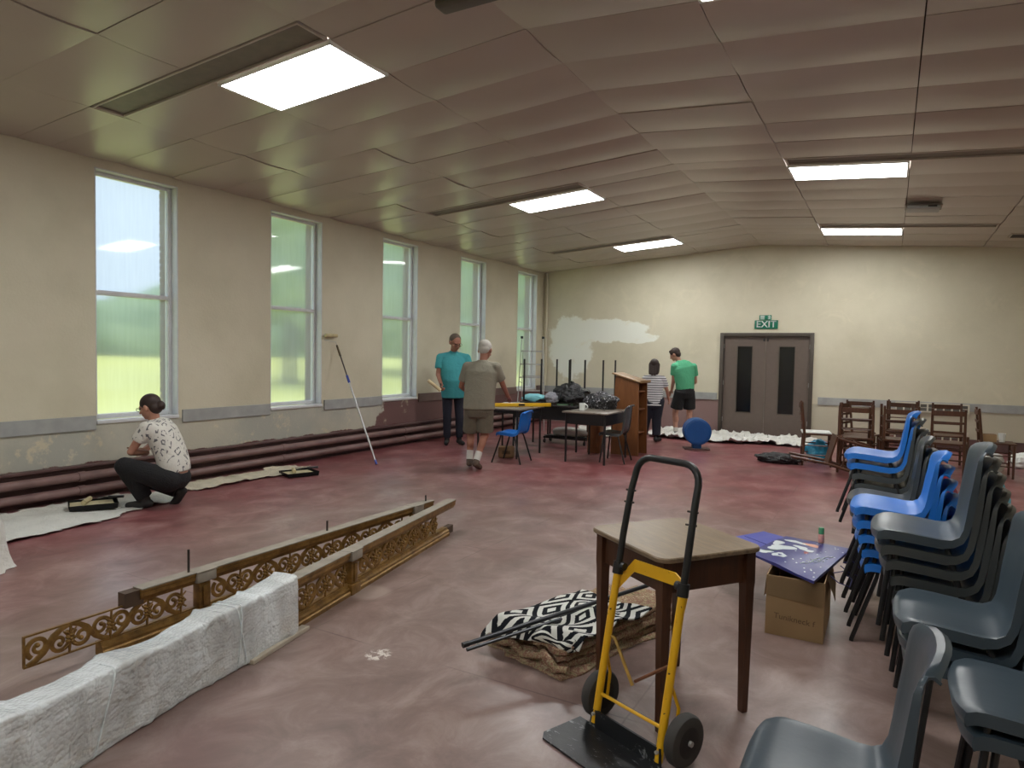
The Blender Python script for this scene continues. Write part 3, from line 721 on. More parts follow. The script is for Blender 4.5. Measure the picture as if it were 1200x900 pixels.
# ---------------------------------------------------------------- sack trolley (local x along the axle, y away from the plate)
TA = math.atan2(-.395, .92)
t = thing('sack_trolley', 'yellow sack trolley with black loop handle and scratched steel toe plate', 'trolley', (-.868, 2.53, 0), TA)
HW = .170; lean = lambda z: .185*z
def tp(s, z): return (s*HW, lean(z), z)
for s in (-1, 1):
    bm = new(); tube(bm, [tp(s, .02), tp(s, .64)], .0165, 12); up = obj('upright', bm, M_yellow, t)
    bm = new(); cyl(bm, tp(s, .655), .023, .05, (0, .18, 1), 14); obj('collar', bm, M_black, t)
    bm = new(); cyl(bm, (s*(HW-.02), lean(.665), .665), .017, .03, (1, 0, 0), 10); obj('clamp_knob', bm, M_black, t)
bm = new(); pts = [tp(-1, .60), tp(-1, .80), tp(-1, 1.04)]; sw = HW
pts = [(-HW, lean(.60), .60), (-HW, lean(.8), .80), (-HW+.004, lean(.98)+.004, .98), (-HW+.008, lean(1.05)+.012, 1.05)]
for k in range(1, 6):
    a = k/5*PI/2; pts.append((-HW+.008+.075*(1-math.cos(a)), lean(1.05+.075*math.sin(a))+.012, 1.05+.075*math.sin(a)))
right = [(-x, y, z) for x, y, z in reversed(pts)]
tube(bm, pts+right, .0145, 12); obj('handle', bm, M_black, t)
for s, z in ((-1, .98), (-1, .93), (1, .95), (1, .90)):
    bm = new(); cyl(bm, (s*(HW-.006), lean(z)-.0, z), .004, .045, (1, .3, 0), 8); obj('bolt', bm, M_rod, t)
# flat cross bar with the two bowed ends
bm = new(); q = []
pth = [(-HW, lean(.58)+.012, .585), (-HW+.03, lean(.6)+.030, .63), (-HW+.06, lean(.6)+.045, .672), (0, lean(.6)+.046, .672), (HW-.065, lean(.6)+.045, .672), (HW-.0, lean(.6)+.035, .640), (HW+.002, lean(.56)+.012, .56)]
for i, p in enumerate(pth):
    p = Vector(p); d = (Vector(pth[min(i+1, 6)])-Vector(pth[max(i-1, 0)])).normalized(); n_ = d.cross(Vector((0, 0, 1))).normalized()
    hh = .026; q.append([p-n_*.003-Vector((0, 0, hh)), p+n_*.003-Vector((0, 0, hh)), p+n_*.003+Vector((0, 0, hh)), p-n_*.003+Vector((0, 0, hh))])
loft(bm, q); obj('cross_bar', bm, M_yellow, t, 25)
bm = new(); tube(bm, [tp(-1, .14), tp(1, .14)], .007, 8); obj('lower_rod', bm, M_yellow, t)
bm = new(); tube(bm, [(-HW, lean(.38), .38), (-HW+.03, lean(.37)+.01, .37), (-.02, lean(.22)+.02, .22)], .007, 6); obj('brace', bm, simple('faded_yellow', srgb(176, 140, 60), .6, var=.25), t)
bm = new(); tube(bm, [(HW, lean(.36), .36), (HW-.03, lean(.36)+.01, .355), (-.01, lean(.24)+.02, .24)], .007, 6); obj('brace', bm, simple('rust', srgb(112, 70, 44), .8, var=.25), t)
for s in (-1, 1):
    bm = new(); tube(bm, [(s*HW, lean(.30)+.01, .30), (s*(HW+.012), .10, .20), (s*(HW+.012), .085, .10)], .007, 6); tube(bm, [(s*HW, lean(.13), .13), (s*(HW+.012), .085, .10)], .007, 6); obj('wheel_strut', bm, M_yellow, t)
    w = obj('wheel', (lambda b: (tube(b, [(s*(HW+.052)+dx, .085, .10) for dx in (-.026, -.022, -.012, .012, .022, .026)], [.078, .092, .099, .099, .092, .078], 32), b)[1])(new()), M_rubber, t)
    bm = new(); tube(bm, [(s*(HW+.052)+dx, .085, .10) for dx in (-.028, -.024, .024, .028)], [.050, .066, .066, .050], 24); hub = obj('hub', bm, M_rubberd, w)
    bm = new(); cyl(bm, (s*(HW+.058), .085, .10), .011, .065, (1, 0, 0), 10); obj('axle_end', bm, M_alu, w)
bm = new(); tube(bm, [(-HW-.05, .085, .10), (HW+.05, .085, .10)], .008, 8); obj('axle', bm, M_rod, t)
bm = new(); q = []   # toe plate, rounded front corners, folded up at the back
PW, PD = .255, .235; pts = [(-PW, 0), (PW, 0), (PW, -PD+.03), (PW-.03, -PD), (-PW+.03, -PD), (-PW, -PD+.03)]
loft(bm, [[(x, y, z) for x, y in pts] for z in (.002, .009)]); obj('toe_plate', bm, M_plate, t, 20)
bm = new(); loft(bm, [[(-HW-.02, -.003, .009), (HW+.02, -.003, .009), (HW+.012, -.003+.01, .075), (-HW-.012, -.003+.01, .075)], [(-HW-.02, -.010, .009), (HW+.02, -.010, .009), (HW+.012, -.008+.006, .075), (-HW-.012, -.008+.006, .075)]]); obj('plate_upstand', bm, M_plate, t, 20)
for s in (-1, 1):
    bm = new(); cyl(bm, (s*HW, -.008, .06), .007, .012, (0, 1, 0), 8); obj('rivet', bm, M_alu, t)

# ---------------------------------------------------------------- folded rugs and pole
RA = math.atan2(.30, .98)   # long side turns a little to the right going away
def folded(bm, cx, cy, z0, w, l, h, seed, layers, amp=.012, uv=False, rot=0, ncols=22):
    nx, ny = ncols, ncols
    for k in range(layers):
        hz = h/layers; zb = z0+k*hz; g = []
        ww = w*(1-.04*k+.05*math.sin(k*2.3+seed)); ll = l*(1-.03*k+.04*math.sin(k*1.7+seed))
        top = []; 
        for i in range(nx+1):
            u = i/nx*2-1; row = []
            for j in range(ny+1):
                v = j/ny*2-1
                ex = 1-max(abs(u)**6, abs(v)**6)
                x = cx+u*ww/2+amp*nz((u, v, k), 2.5, seed)*1.6; y = cy+v*ll/2+amp*nz((v, u, k), 2.5, seed+3)*2.2
                z = zb+hz*(.35+.65*ex)+amp*nz((u*2, v*2, k*3), 1.8, seed+9)*(.6+.5*k/layers)
                row.append(Vector((x, y, max(z, .004))))
            top.append(row)
        vt = [[bm.verts.new(p) for p in r] for r in top]
        vb = [[bm.verts.new((p.x, p.y, max(p.z-hz*(.9 if 0 < i < nx and 0 < j < ny else .62), .002))) for j, p in enumerate(r)] for i, r in enumerate(top)]
        for i in range(nx):
            for j in range(ny):
                bm.faces.new((vt[i][j], vt[i+1][j], vt[i+1][j+1], vt[i][j+1])); bm.faces.new((vb[i][j], vb[i][j+1], vb[i+1][j+1], vb[i+1][j]))
        for i in range(nx): bm.faces.new((vt[i][0], vb[i][0], vb[i+1][0], vt[i+1][0])); bm.faces.new((vt[i][ny], vt[i+1][ny], vb[i+1][ny], vb[i][ny]))
        for j in range(ny): bm.faces.new((vt[0][j], vt[0][j+1], vb[0][j+1], vb[0][j])); bm.faces.new((vt[nx][j], vb[nx][j], vb[nx][j+1], vt[nx][j+1]))
M_rugp = rug_mat('persian'); M_rugk = rug_mat('kilim')
t = thing('folded_rug', 'worn beige and red patterned rug folded in layers on the floor behind the trolley', 'rug', (-1.40, 3.44, 0), -RA)
bm = new(); folded(bm, 0, 0, 0, .50, .98, .155, 2, 4, .024); obj('rug_folds', bm, M_rugp, t, 60)
bm = new(); folded(bm, .09, .30, .145, .30, .42, .03, 5, 1, .012); obj('turned_over_end', bm, M_rugp, t, 60)
bm = new()
for k in range(7):
    r_ = .017+.006*(k % 2); xx = -.22+k*.074
    pts = [(xx+.02*math.sin(q*.9+k), -.50+.03*math.cos(q*1.3+k), .03+.022*(k % 3)+r_*0) for q in range(2)]
    tube(bm, [(xx-.045, -.485+.012*math.sin(k*3), .03+.025*(k % 3)), (xx, -.50+.015*math.cos(k*2), .045+.022*(k % 3)), (xx+.05, -.485, .03+.025*((k+1) % 3))], r_, 8)
o = obj('fold_edge', bm, M_rugp, t, 60); o['kind'] = 'stuff'
# black and white kilim on top, with real UVs for the weave
def sheet(bm, fn, nu, nv, uvs=1.0, thick=.008):
    uv = bm.loops.layers.uv.verify(); g = [[bm.verts.new(fn(i/nu, j/nv)) for j in range(nv+1)] for i in range(nu+1)]
    for i in range(nu):
        for j in range(nv):
            f = bm.faces.new((g[i][j], g[i+1][j], g[i+1][j+1], g[i][j+1]))
            for l, (a, b) in zip(f.loops, ((i, j), (i+1, j), (i+1, j+1), (i, j+1))): l[uv].uv = (a/nu*uvs, b/nv*uvs)
    bmesh.ops.recalc_face_normals(bm, faces=bm.faces)
    bmesh.ops.solidify(bm, geom=list(bm.faces), thickness=thick)
def kil(u, v):
    x = -.25+u*.52; y = -.50+v*.66
    sk = .18*(u-.5)*(1-v)
    z = .186+.020*math.sin(v*11+u*2.2)*(.5+.5*u)+.018*nz((u*3, v*3, 0), 1.4, 4)
    if u < .12: z -= (.12-u)*.7
    if v < .08: z -= (.08-v)*.9
    return Vector((x+.04*nz((u, v, 1), 3, 2), y+sk+.03*nz((v, u, 5), 3, 8), max(z, .03)))
t = thing('kilim_rug', 'black and white geometric woven rug crumpled on top of the folded rug', 'rug', (-1.40, 3.44, 0), -RA)
bm = new(); sheet(bm, kil, 44, 44); obj('weave', bm, M_rugk, t, 60)
def kil2(u, v):
    a = u*PI*1.1; r = .026+.008*math.sin(v*9)
    return Vector((.05+v*.22, -.48+.05*v-r*math.sin(a)+.01*nz((v*4, u, 0), 1, 3), .150+r*math.cos(a)+.012*math.sin(v*7)))
bm = new(); sheet(bm, kil2, 10, 20, uvs=.35, thick=.007); obj('rolled_hem', bm, M_rugk, t, 60)
t = thing('long_metal_pole', 'long dark metal pole lying across the two rugs', 'pole', (0, 0, 0))
bm = new(); a_, b_ = Vector((-1.70, 2.64, .180)), Vector((-1.14, 3.66, .270)); tube(bm, [a_, b_], .0115, 12); obj('outer_tube', bm, simple('dark_steel_tube', srgb(52, 54, 58), .35, .5), t)
bm = new(); d_ = (b_-a_).normalized(); tube(bm, [a_+Vector((.014, -.004, -.020)), a_+d_*.55+Vector((.014, -.004, -.020))], .0085, 10); obj('inner_tube', bm, simple('dark_steel_tube', (0, 0, 0)), t)
bm = new(); tube(bm, [a_-d_*.012, a_+d_*.02], .0135, 12); obj('end_cap', bm, M_black, t)

# ---------------------------------------------------------------- cardboard box with gift bags
t = thing('cardboard_box', 'open brown cardboard box with pencilled writing beside the desk', 'box', (-.415, 4.26, 0), 0)
BX, BY, BH = .30, .50, .335; bm = new(); th = .005
box(bm, (0, -BY/2+th/2, BH/2), (BX, th, BH)); box(bm, (0, BY/2-th/2, BH/2), (BX, th, BH))
box(bm, (-BX/2+th/2, 0, BH/2), (th, BY-2*th-.001, BH)); box(bm, (BX/2-th/2, 0, BH/2), (th, BY-2*th-.001, BH)); box(bm, (0, 0, th/2+.001), (BX-.012, BY-.012, th)); obj('box_body', bm, M_card, t)
def flap(pts, nm='flap'):
    bm = new(); vs = [bm.verts.new(p) for p in pts]; bm.faces.new(vs); bmesh.ops.solidify(bm, geom=list(bm.faces), thickness=.004); return obj(nm, bm, M_card, t)
flap([(-BX/2+.004, -BY/2-.002, BH), (BX/2-.004, -BY/2-.002, BH), (BX/2-.012, -BY/2-.02, BH-.125), (-BX/2+.004, -BY/2-.014, BH-.108)])
flap([(-BX/2-.002, -BY/2+.02, BH), (-BX/2-.002, BY/2-.02, BH), (-BX/2-.016, BY/2-.04, BH-.13), (-BX/2-.016, -BY/2+.03, BH-.14)])
flap([(BX/2+.002, -BY/2+.12, BH), (BX/2+.002, BY/2-.02, BH), (BX/2+.03, BY/2-.06, BH-.12), (BX/2+.045, -BY/2+.16, BH-.14)])
w = text('handwriting', 'Tunikneck f', .045, simple('pencil', srgb(112, 90, 66), .8), t, (.0, -BY/2-.0012, .105), (PI/2, .06, 0), .0005, sx=1.0)
M_bagn = simple('navy_gift_paper', srgb(46, 50, 118), .35, var=.05); M_bagb = simple('royal_blue_paper', srgb(70, 78, 168), .4, var=.05)
M_print_w = simple('print_white', srgb(206, 214, 216), .4, var=.03); M_print_o = simple('print_peach', srgb(214, 150, 124), .45, var=.1); M_print_g = simple('print_green', srgb(96, 130, 96), .5)
def quad_pt(c, u, v): return c[0]*(1-u)*(1-v)+c[1]*u*(1-v)+c[2]*u*v+c[3]*(1-u)*v
# corners: left, near, right, back  on the box
C4 = [Vector((-.72, 4.33, .350)), Vector((-.315, 3.93, .352)), Vector((-.17, 4.66, .372)), Vector((-.57, 4.84, .352))]
t = thing('gift_bag', 'dark blue gift bag with white and peach snow print lying flat on the box', 'bag', (0, 0, 0))
def bagsurf(u, v, dz=0): 
    p = quad_pt(C4, u, v); return p+Vector((0, 0, .012+.012*math.sin(u*PI)*math.sin(v*PI)+.006*nz((u*3, v*3, 0), 1, 1)+dz))
bm = new(); n = 14; g1 = [[bm.verts.new(bagsurf(i/n, j/n)) for j in range(n+1)] for i in range(n+1)]; g0 = [[bm.verts.new(quad_pt(C4, i/n, j/n)-Vector((0, 0, .004))) for j in range(n+1)] for i in range(n+1)]
for i in range(n):
    for j in range(n): bm.faces.new((g1[i][j], g1[i+1][j], g1[i+1][j+1], g1[i][j+1])); bm.faces.new((g0[i][j], g0[i][j+1], g0[i+1][j+1], g0[i+1][j]))
for i in range(n):
    bm.faces.new((g1[i][0], g0[i][0], g0[i+1][0], g1[i+1][0])); bm.faces.new((g1[i][n], g1[i+1][n], g0[i+1][n], g0[i][n])); bm.faces.new((g1[0][i], g1[0][i+1], g0[0][i+1], g0[0][i])); bm.faces.new((g1[n][i], g0[n][i], g0[n][i+1], g1[n][i+1]))
obj('bag_body', bm, M_bagn, t, 40)
def decal(name, shape, mat, dz=.0012):
    bm = new(); vs = [bm.verts.new(bagsurf(u, v, dz)) for u, v in shape]; bm.faces.new(vs); bmesh.ops.triangulate(bm, faces=bm.faces); o = obj(name, bm, mat, t); return o
def blob(cu, cv, ru, rv, rot=0, n=14, k=0):
    q = []
    for i in range(n):
        a = 2*PI*i/n; r = 1+.18*math.sin(a*3+k)+.1*math.sin(a*5+2*k); x = ru*r*math.cos(a); y = rv*r*math.sin(a); q.append((cu+x*math.cos(rot)-y*math.sin(rot), cv+x*math.sin(rot)+y*math.cos(rot)))
    return q
for cu, cv, ru, rv, rt, m in ((.24, .46, .20, .10, .5, M_print_w), (.10, .62, .08, .10, .2, M_print_w), (.28, .80, .20, .05, -.1, M_print_w), (.14, .20, .11, .05, .4, M_print_w), (.36, .22, .10, .06, .3, M_print_w), (.46, .62, .13, .05, -.3, M_print_w), (.50, .80, .15, .05, -.1, M_print_o), (.60, .58, .07, .035, .3, M_print_w)):
    decal('print_patch', blob(cu, cv, ru, rv, rt, k=cu*9), m)
decal('print_patch', blob(.37, .22, .03, .02, 0), M_bagn, .0022); decal('print_patch', blob(.60, .50, .03, .03), simple('print_red', srgb(150, 70, 70), .5), .0022); decal('print_patch', blob(.20, .28, .13, .012, .6), M_print_g, .0024)
rnd = random.Random(5); bm = new()
for k in range(30):
    u, v = rnd.uniform(.45, .97), rnd.uniform(.05, .95); vs = [bm.verts.new(bagsurf(min(u+a, .995), min(v+b, .995), .0012)) for a, b in blob(0, 0, .013, .011, n=6)]; bm.faces.new(vs)
o = obj('snow_dots', bm, M_print_w, t); o['kind'] = 'stuff'
bm = new()
for s in range(3):
    q = [bagsurf(.68+.02*s+.2*k/8, .22+.08*s+.26*k/8+.03*math.sin(k*2.1+s), .002) for k in range(9)]; tube(bm, q, .0032, 4)
o = obj('white_script', bm, M_print_w, t); o['kind'] = 'stuff'
for k, (px, py) in enumerate(((-.20, 4.40), (-.235, 4.16))):
    bm = new(); c = Vector((px, py, .36)); tube(bm, [c+Vector((.0, 0, 0)), c+Vector((.05, .02, .012)), c+Vector((.095, -.01, -.02)), c+Vector((.085, -.05, -.05)), c+Vector((.03, -.07, -.03)), c+Vector((-.01, -.06, -.003))], .003, 6); obj('ribbon_handle', bm, simple('navy_ribbon', srgb(36, 34, 84), .6), t)
t = thing('blue_paper_bag', 'plain royal blue paper bag lying flat behind the printed gift bag', 'bag', (0, 0, 0))
C5 = [Vector((-.985, 4.62, .318)), Vector((-.65, 4.30, .338)), Vector((-.45, 4.80, .343)), Vector((-.74, 5.02, .326))]
bm = new(); loft(bm, [[C5[0], C5[1], C5[2], C5[3]], [c+Vector((0, 0, .006)) for c in C5]]); obj('bag_body', bm, M_bagb, t)
bm = new(); tube(bm, [C5[0]*.5+C5[3]*.5+Vector((.03, 0, .0075)), C5[1]*.5+C5[2]*.5+Vector((-.03, 0, .0075))], .0018, 4); obj('crease', bm, M_bagn, t)
t = thing('spray_can', 'small green-capped can with pinkish label standing on the box edge', 'can', (-.345, 4.715, .3835))
bm = new(); lathe(bm, [(.0, 0), (.017, 0), (.018, .004), (.018, .05), (.016, .055), (0, .055)], n=18); obj('can_body', bm, simple('pink_label', srgb(206, 150, 142), .4, var=.2, scale=60), t)
bm = new(); lathe(bm, [(.0, .0555), (.0165, .0555), (.017, .09), (.014, .097), (0, .098)], n=18); obj('cap', bm, simple('cap_green', srgb(70, 140, 100), .4), t)

# ---------------------------------------------------------------- carved gilt balustrade sections
def scroll_mesh():
    bm = new(); h = .068
    def spiral(cx, cz, r0, a0, turns, sg, r=.0085):
        q = []; n = 26
        for k in range(n+1):
            u = k/n; rr = r0*(1-.78*u); a = a0+sg*turns*2*PI*u; q.append((0, cx+rr*math.cos(a), cz+rr*math.sin(a)))
        tube(bm, q, [r*(1.0-.35*k/n) for k in range(n+1)], 6, True, 1.5, side=(1, 0, 0)); ell(bm, q[-1], (.016, .012, .012), seg=8, rings=6)
    spiral(-.042, .006, .052, -2.2, 1.35, -1); spiral(.050, -.006, .052, .95, 1.35, -1)
    tube(bm, [(0, -.09, -.066), (0, -.055, -.055), (0, -.02, -.03), (0, 0, 0), (0, .025, .032), (0, .06, .056), (0, .10, .066)], [.007, .010, .011, .012, .011, .010, .007], 6, True, 1.4, side=(1, 0, 0))
    return finish_mesh('scroll', bm, M_gold, 60)
def leaf_mesh():
    bm = new(); 
    for k in range(5):
        a = k*2*PI/5; ell(bm, (0.004, .016*math.cos(a), .016*math.sin(a)), (.012, .012, .009), seg=8, rings=6)
    ell(bm, (.010, 0, 0), (.012, .009, .009), seg=8, rings=6)
    tube(bm, [(0, -.004, -.07), (0, .0, 0), (0, .004, .07)], [.006, .009, .006], 6); tube(bm, [(0, -.03, .04), (0, 0, .02), (0, .03, .045)], [.005, .007, .004], 6); tube(bm, [(0, -.03, -.045), (0, 0, -.02), (0, .03, -.04)], [.004, .007, .005], 6)
    return finish_mesh('rosette', bm, M_gold, 60)
SCM, LFM = scroll_mesh(), leaf_mesh()
def moulding(bm, y0, y1, prof):
    loft(bm, [[(x, y, z) for x, z in prof] for y in (y0, y1)])
def balustrade(name, label, loc, rz, L0, L1, F0, F1, posts, B0, B1, dz=0):
    # local y runs along the rail, +x is the face towards the hall
    t = thing(name, label, 'balustrade', loc, rz)
    top = [(-.030, .215), (.022, .215), (.028, .228), (.038, .240), (.040, .262), (.044, .268), (.044, .280), (-.036, .280), (-.036, .235)]
    bot = [(-.030, .0), (.040, .0), (.042, .022), (.034, .030), (.036, .044), (.022, .052), (.018, .068), (-.030, .068)]
    bm = new(); moulding(bm, L0, L1, top); obj('top_rail', bm, M_gold, t, 20)
    bm = new(); box(bm, (.004, (L0+L1)/2, .2825), (.082, L1-L0, .006)); obj('rail_capping', bm, M_railtop, t)
    bm = new(); moulding(bm, B0, B1, bot); obj('bottom_rail', bm, M_gold, t, 20)
    bm = new()
    for zz in (.069, .212): box(bm, (0, (F0+F1)/2, zz), (.014, F1-F0, .008))
    for yy in (F0+.003, F1-.003): box(bm, (0, yy, .140), (.014, .008, .14))
    obj('fret_border', bm, M_gold, t)
    y = F0+.105; k = 0
    while y < F1-.05:
        if all(abs(y-p) > .10 for p in posts):
            o = bpy.data.objects.new('scroll', SCM); COL.objects.link(o); o.parent = t; o.location = (0, y, .140); o.rotation_euler = (0, 0, 0); o.scale = (1, 1, 1 if k % 2 == 0 else -1)
            o2 = bpy.data.objects.new('rosette', LFM); COL.objects.link(o2); o2.parent = t; o2.location = (.004, y+.098, .140)
        k += 1; y += .196
    for p in posts:
        bm = new(); box(bm, (.006, p, .140), (.060, .075, .146), bev=.006); box(bm, (.040, p, .140), (.014, .035, .12), bev=.005); obj('post', bm, M_gold, t)
        bm = new(); box(bm, (.012, p, .250), (.090, .125, .058), bev=.008); box(bm, (.012, p, .2835), (.094, .13, .006)); obj('post_cap', bm, M_railtop, t)
        bm = new(); box(bm, (.010, p, .035), (.080, .11, .0685), bev=.006); obj('post_base', bm, M_gold, t)
    return t
A = balustrade('gilt_balustrade', 'carved gilt scrollwork balustrade section, rear one, with bare fretwork end at left', (-3.42, 0, 0), 0, 2.12, 4.72, 1.58, 4.60, (2.50, 4.50), 1.92, 4.66)
bm = new(); box(bm, (-.005, 2.09, .240), (.062, .10, .078)); obj('rail_end_block', bm, simple('dark_bare_wood', srgb(72, 54, 40), .7), A)
for yy, hh in ((2.42, .13), (3.50, .07), (2.20, .0), (4.66, .05)):
    if hh: bm = new(); tube(bm, [(0, yy, .285), (0, yy, .285+hh)], .007, 8); obj('fixing_rod', bm, M_rod, A)
bang = math.atan2(.43, 2.25)
B = balustrade('gilt_balustrade', 'carved gilt balustrade section, front one, half covered by bubble wrap', (-2.83, 2.47, 0), bang, -1.30, 2.42, -1.25, 2.05, (.80,), -1.25, 2.30)
bm = new(); box(bm, (-.005, 2.36, .034), (.05, .12, .06)); obj('rail_tenon', bm, simple('dark_bare_wood', (0, 0, 0)), B)
# timber batten under the wrap and the wrap itself
t = thing('timber_batten', 'pale timber batten on the floor along the wrapped balustrade', 'batten', (-2.83, 2.47, 0), bang)
bm = new(); box(bm, (.085, -.02, .012), (.05, .46, .022), bev=.002); obj('batten', bm, simple('pale_timber', srgb(170, 160, 144), .6), t)
t = thing('bubble_wrap_cover', 'translucent white bubble wrap taped round the front balustrade section', 'bubble wrap', (-2.83, 2.47, 0), bang)
def wrapsec(y, k, n=40):
    u = (y+1.9)/2.0; w0 = -.070-.006*math.sin(y*6); w1 = .082+.012*math.sin(y*4+1)+.004*math.sin(y*13); h = .315+.012*math.sin(y*3.2+.6)+.005*math.sin(y*12)
    if y > .02: h -= .0
    q = []
    for i in range(n):
        a = 2*PI*i/n; c, s = math.cos(a), math.sin(a); e = .22
        x = (abs(c)**e)*(1 if c > 0 else -1); z = (abs(s)**e)*(1 if s > 0 else -1)
        X = (w0+w1)/2+x*(w1-w0)/2; Z = h/2+z*(h/2-.001)
        d = .010*nz((X*1.2, y*1.3, Z*2), 3.0, 2)+.003*nz((X, y*.8, Z), 14, 5)
        rid = abs(nz((X*.5, y+.5*Z, Z*.4), 3.2, 11)); d += .010*(1-min(rid*7, 1))
        rid = abs(nz((X*.5, y-.8*Z, Z*.4), 4.2, 15)); d += .006*(1-min(rid*9, 1))
        X += max(d, -.004)*(1 if x > 0 else -1)*min(1, abs(x)*1.2); Z = max(Z+max(d, -.006)*(1 if z > 0 else 0), .003)
        q.append((X, y, Z))
    return q
bm = new(); NN = 150; rings = [wrapsec(-1.85+1.97*k/NN, k) for k in range(NN+1)]
loft(bm, rings, True, False); obj('film', bm, M_wrap, t, 60)
bm = new()
for yy, sl in ((-.32, .10), (-.30, -.22), (-1.05, .3)):
    q = []
    for i, p in enumerate(wrapsec(yy, 0, 40)):
        p = Vector(p); q.append(p+Vector((.004*(1 if p.x > 0 else -1), sl*(p.z-.15), .003)))
    tube(bm, q+[q[0]], .0035, 5)
o = obj('wrinkle', bm, M_wrap, t, 60); o['kind'] = 'stuff'
t = thing('wrapped_finial', 'brown carved end piece showing through the bubble wrap at lower left', 'carving', (-2.83, 2.47, 0), bang)
bm = new(); 
for k in range(3): ell(bm, (.048, -1.36-.075*k, .17-.03*k), (.02, .05, .055), seg=14, rings=10)
obj('carving', bm, M_gold, t); 

# ---------------------------------------------------------------- dust sheets
def dust(name, label, poly, mat, amp=.02, seed=0, res=.035, folds=1.0):
    # irregular outline filled by a rumpled cloth lying on the floor
    xs = [p[0] for p in poly]; ys_ = [p[1] for p in poly]; x0, x1, y0, y1 = min(xs), max(xs), min(ys_), max(ys_)
    def inside(x, y):
        c = False; n = len(poly)
        for i in range(n):
            xa, ya = poly[i]; xb, yb = poly[(i+1) % n]
            if (ya > y) != (yb > y) and x < (xb-xa)*(y-ya)/(yb-ya)+xa: c = not c
        return c
    nx = max(4, int((x1-x0)/res)); ny = max(4, int((y1-y0)/res)); bm = new(); g = {}
    def P(i, j):
        if (i, j) not in g:
            x = x0+(x1-x0)*i/nx; y = y0+(y1-y0)*j/ny
            ww = Vector((x+.05*nz((x, y, 0), 4, seed), y+.05*nz((y, x, 3), 4, seed), 0))
            z = amp*(.45+.55*nz((x, y, 0), 3.2*folds, seed)+.6*max(0, 1-5*abs(nz((x*1.2, y*.7, 1), 3.5*folds, seed+4)))+.3*nz((x, y, 0), 11, seed+2))
            g[(i, j)] = bm.verts.new((ww.x, ww.y, max(.006, z+.006)))
        return g[(i, j)]
    for i in range(nx):
        for j in range(ny):
            xc = x0+(x1-x0)*(i+.5)/nx; yc = y0+(y1-y0)*(j+.5)/ny
            if inside(xc+.06*nz((xc, yc, 0), 5, seed+7), yc+.06*nz((yc, xc, 0), 5, seed+8)): bm.faces.new((P(i, j), P(i+1, j), P(i+1, j+1), P(i, j+1)))
    bmesh.ops.recalc_face_normals(bm, faces=bm.faces)
    if sum(f.normal.z for f in bm.faces) < 0: bmesh.ops.reverse_faces(bm, faces=bm.faces)
    bmesh.ops.solidify(bm, geom=list(bm.faces), thickness=.004)
    o = obj(name, bm, mat, None, 60); return tag(o, label, 'dust sheet')
dust('dust_sheet', 'long white dust sheet on the floor under the crouching woman', [(-6.95, 2.2), (-6.93, 4.0), (-6.75, 4.45), (-6.3, 4.42), (-6.25, 4.1), (-6.02, 3.4), (-5.95, 2.75), (-5.9, 2.2)], M_sheet, .03, 1, folds=.9)
dust('dust_sheet', 'crumpled cream dust sheet on the floor below the second window', [(-6.95, 4.62), (-6.93, 6.3), (-6.62, 6.45), (-6.45, 5.9), (-6.55, 5.4), (-6.5, 4.9), (-6.6, 4.65)], M_sheetc, .035, 2, folds=1.5)
dust('dust_sheet', 'long rumpled white dust sheet along the far wall in front of the doors', [(-4.1, 12.75), (-3.2, 12.6), (-2.5, 12.55), (-1.9, 12.85), (-1.15, 12.75), (-1.0, 13.4), (-1.6, 13.9), (-3.4, 14.1), (-4.2, 13.9)], M_sheet, .10, 3, folds=1.5)
dust('dust_sheet', 'white dust sheet on the floor behind the tables', [(-5.6, 12.3), (-4.5, 12.1), (-4.35, 12.9), (-4.6, 13.6), (-5.7, 13.5)], M_sheet, .06, 4, folds=1.3)
# draped bundle cut by the left edge
t = thing('covered_bundle', 'white sheet-covered bundle at the left edge of the picture', 'bundle', (-5.70, 2.02, 0), .15)
bm = new(); rings = []
for z, k in ((.004, 1.06), (.03, 1.03), (.1, 1.0), (.2, .97), (.3, .95), (.36, .90), (.385, .75), (.39, .4)):
    q = []
    for i in range(60):
        a = 2*PI*i/60; c, s = math.cos(a), math.sin(a); e = .45; x = abs(c)**e*(1 if c > 0 else -1)*.49*k; y = abs(s)**e*(1 if s > 0 else -1)*.36*k
        f = 1+.035*math.sin(a*11+z*6)*(1-z*1.8)+.05*nz((c, s, z*2), 2.5, 3); q.append((x*f, y*f, z+.012*nz((c, s, z), 4, 5)*(z > .02)))
    rings.append(q)
loft(bm, rings); obj('cover', bm, M_sheet, t, 60)

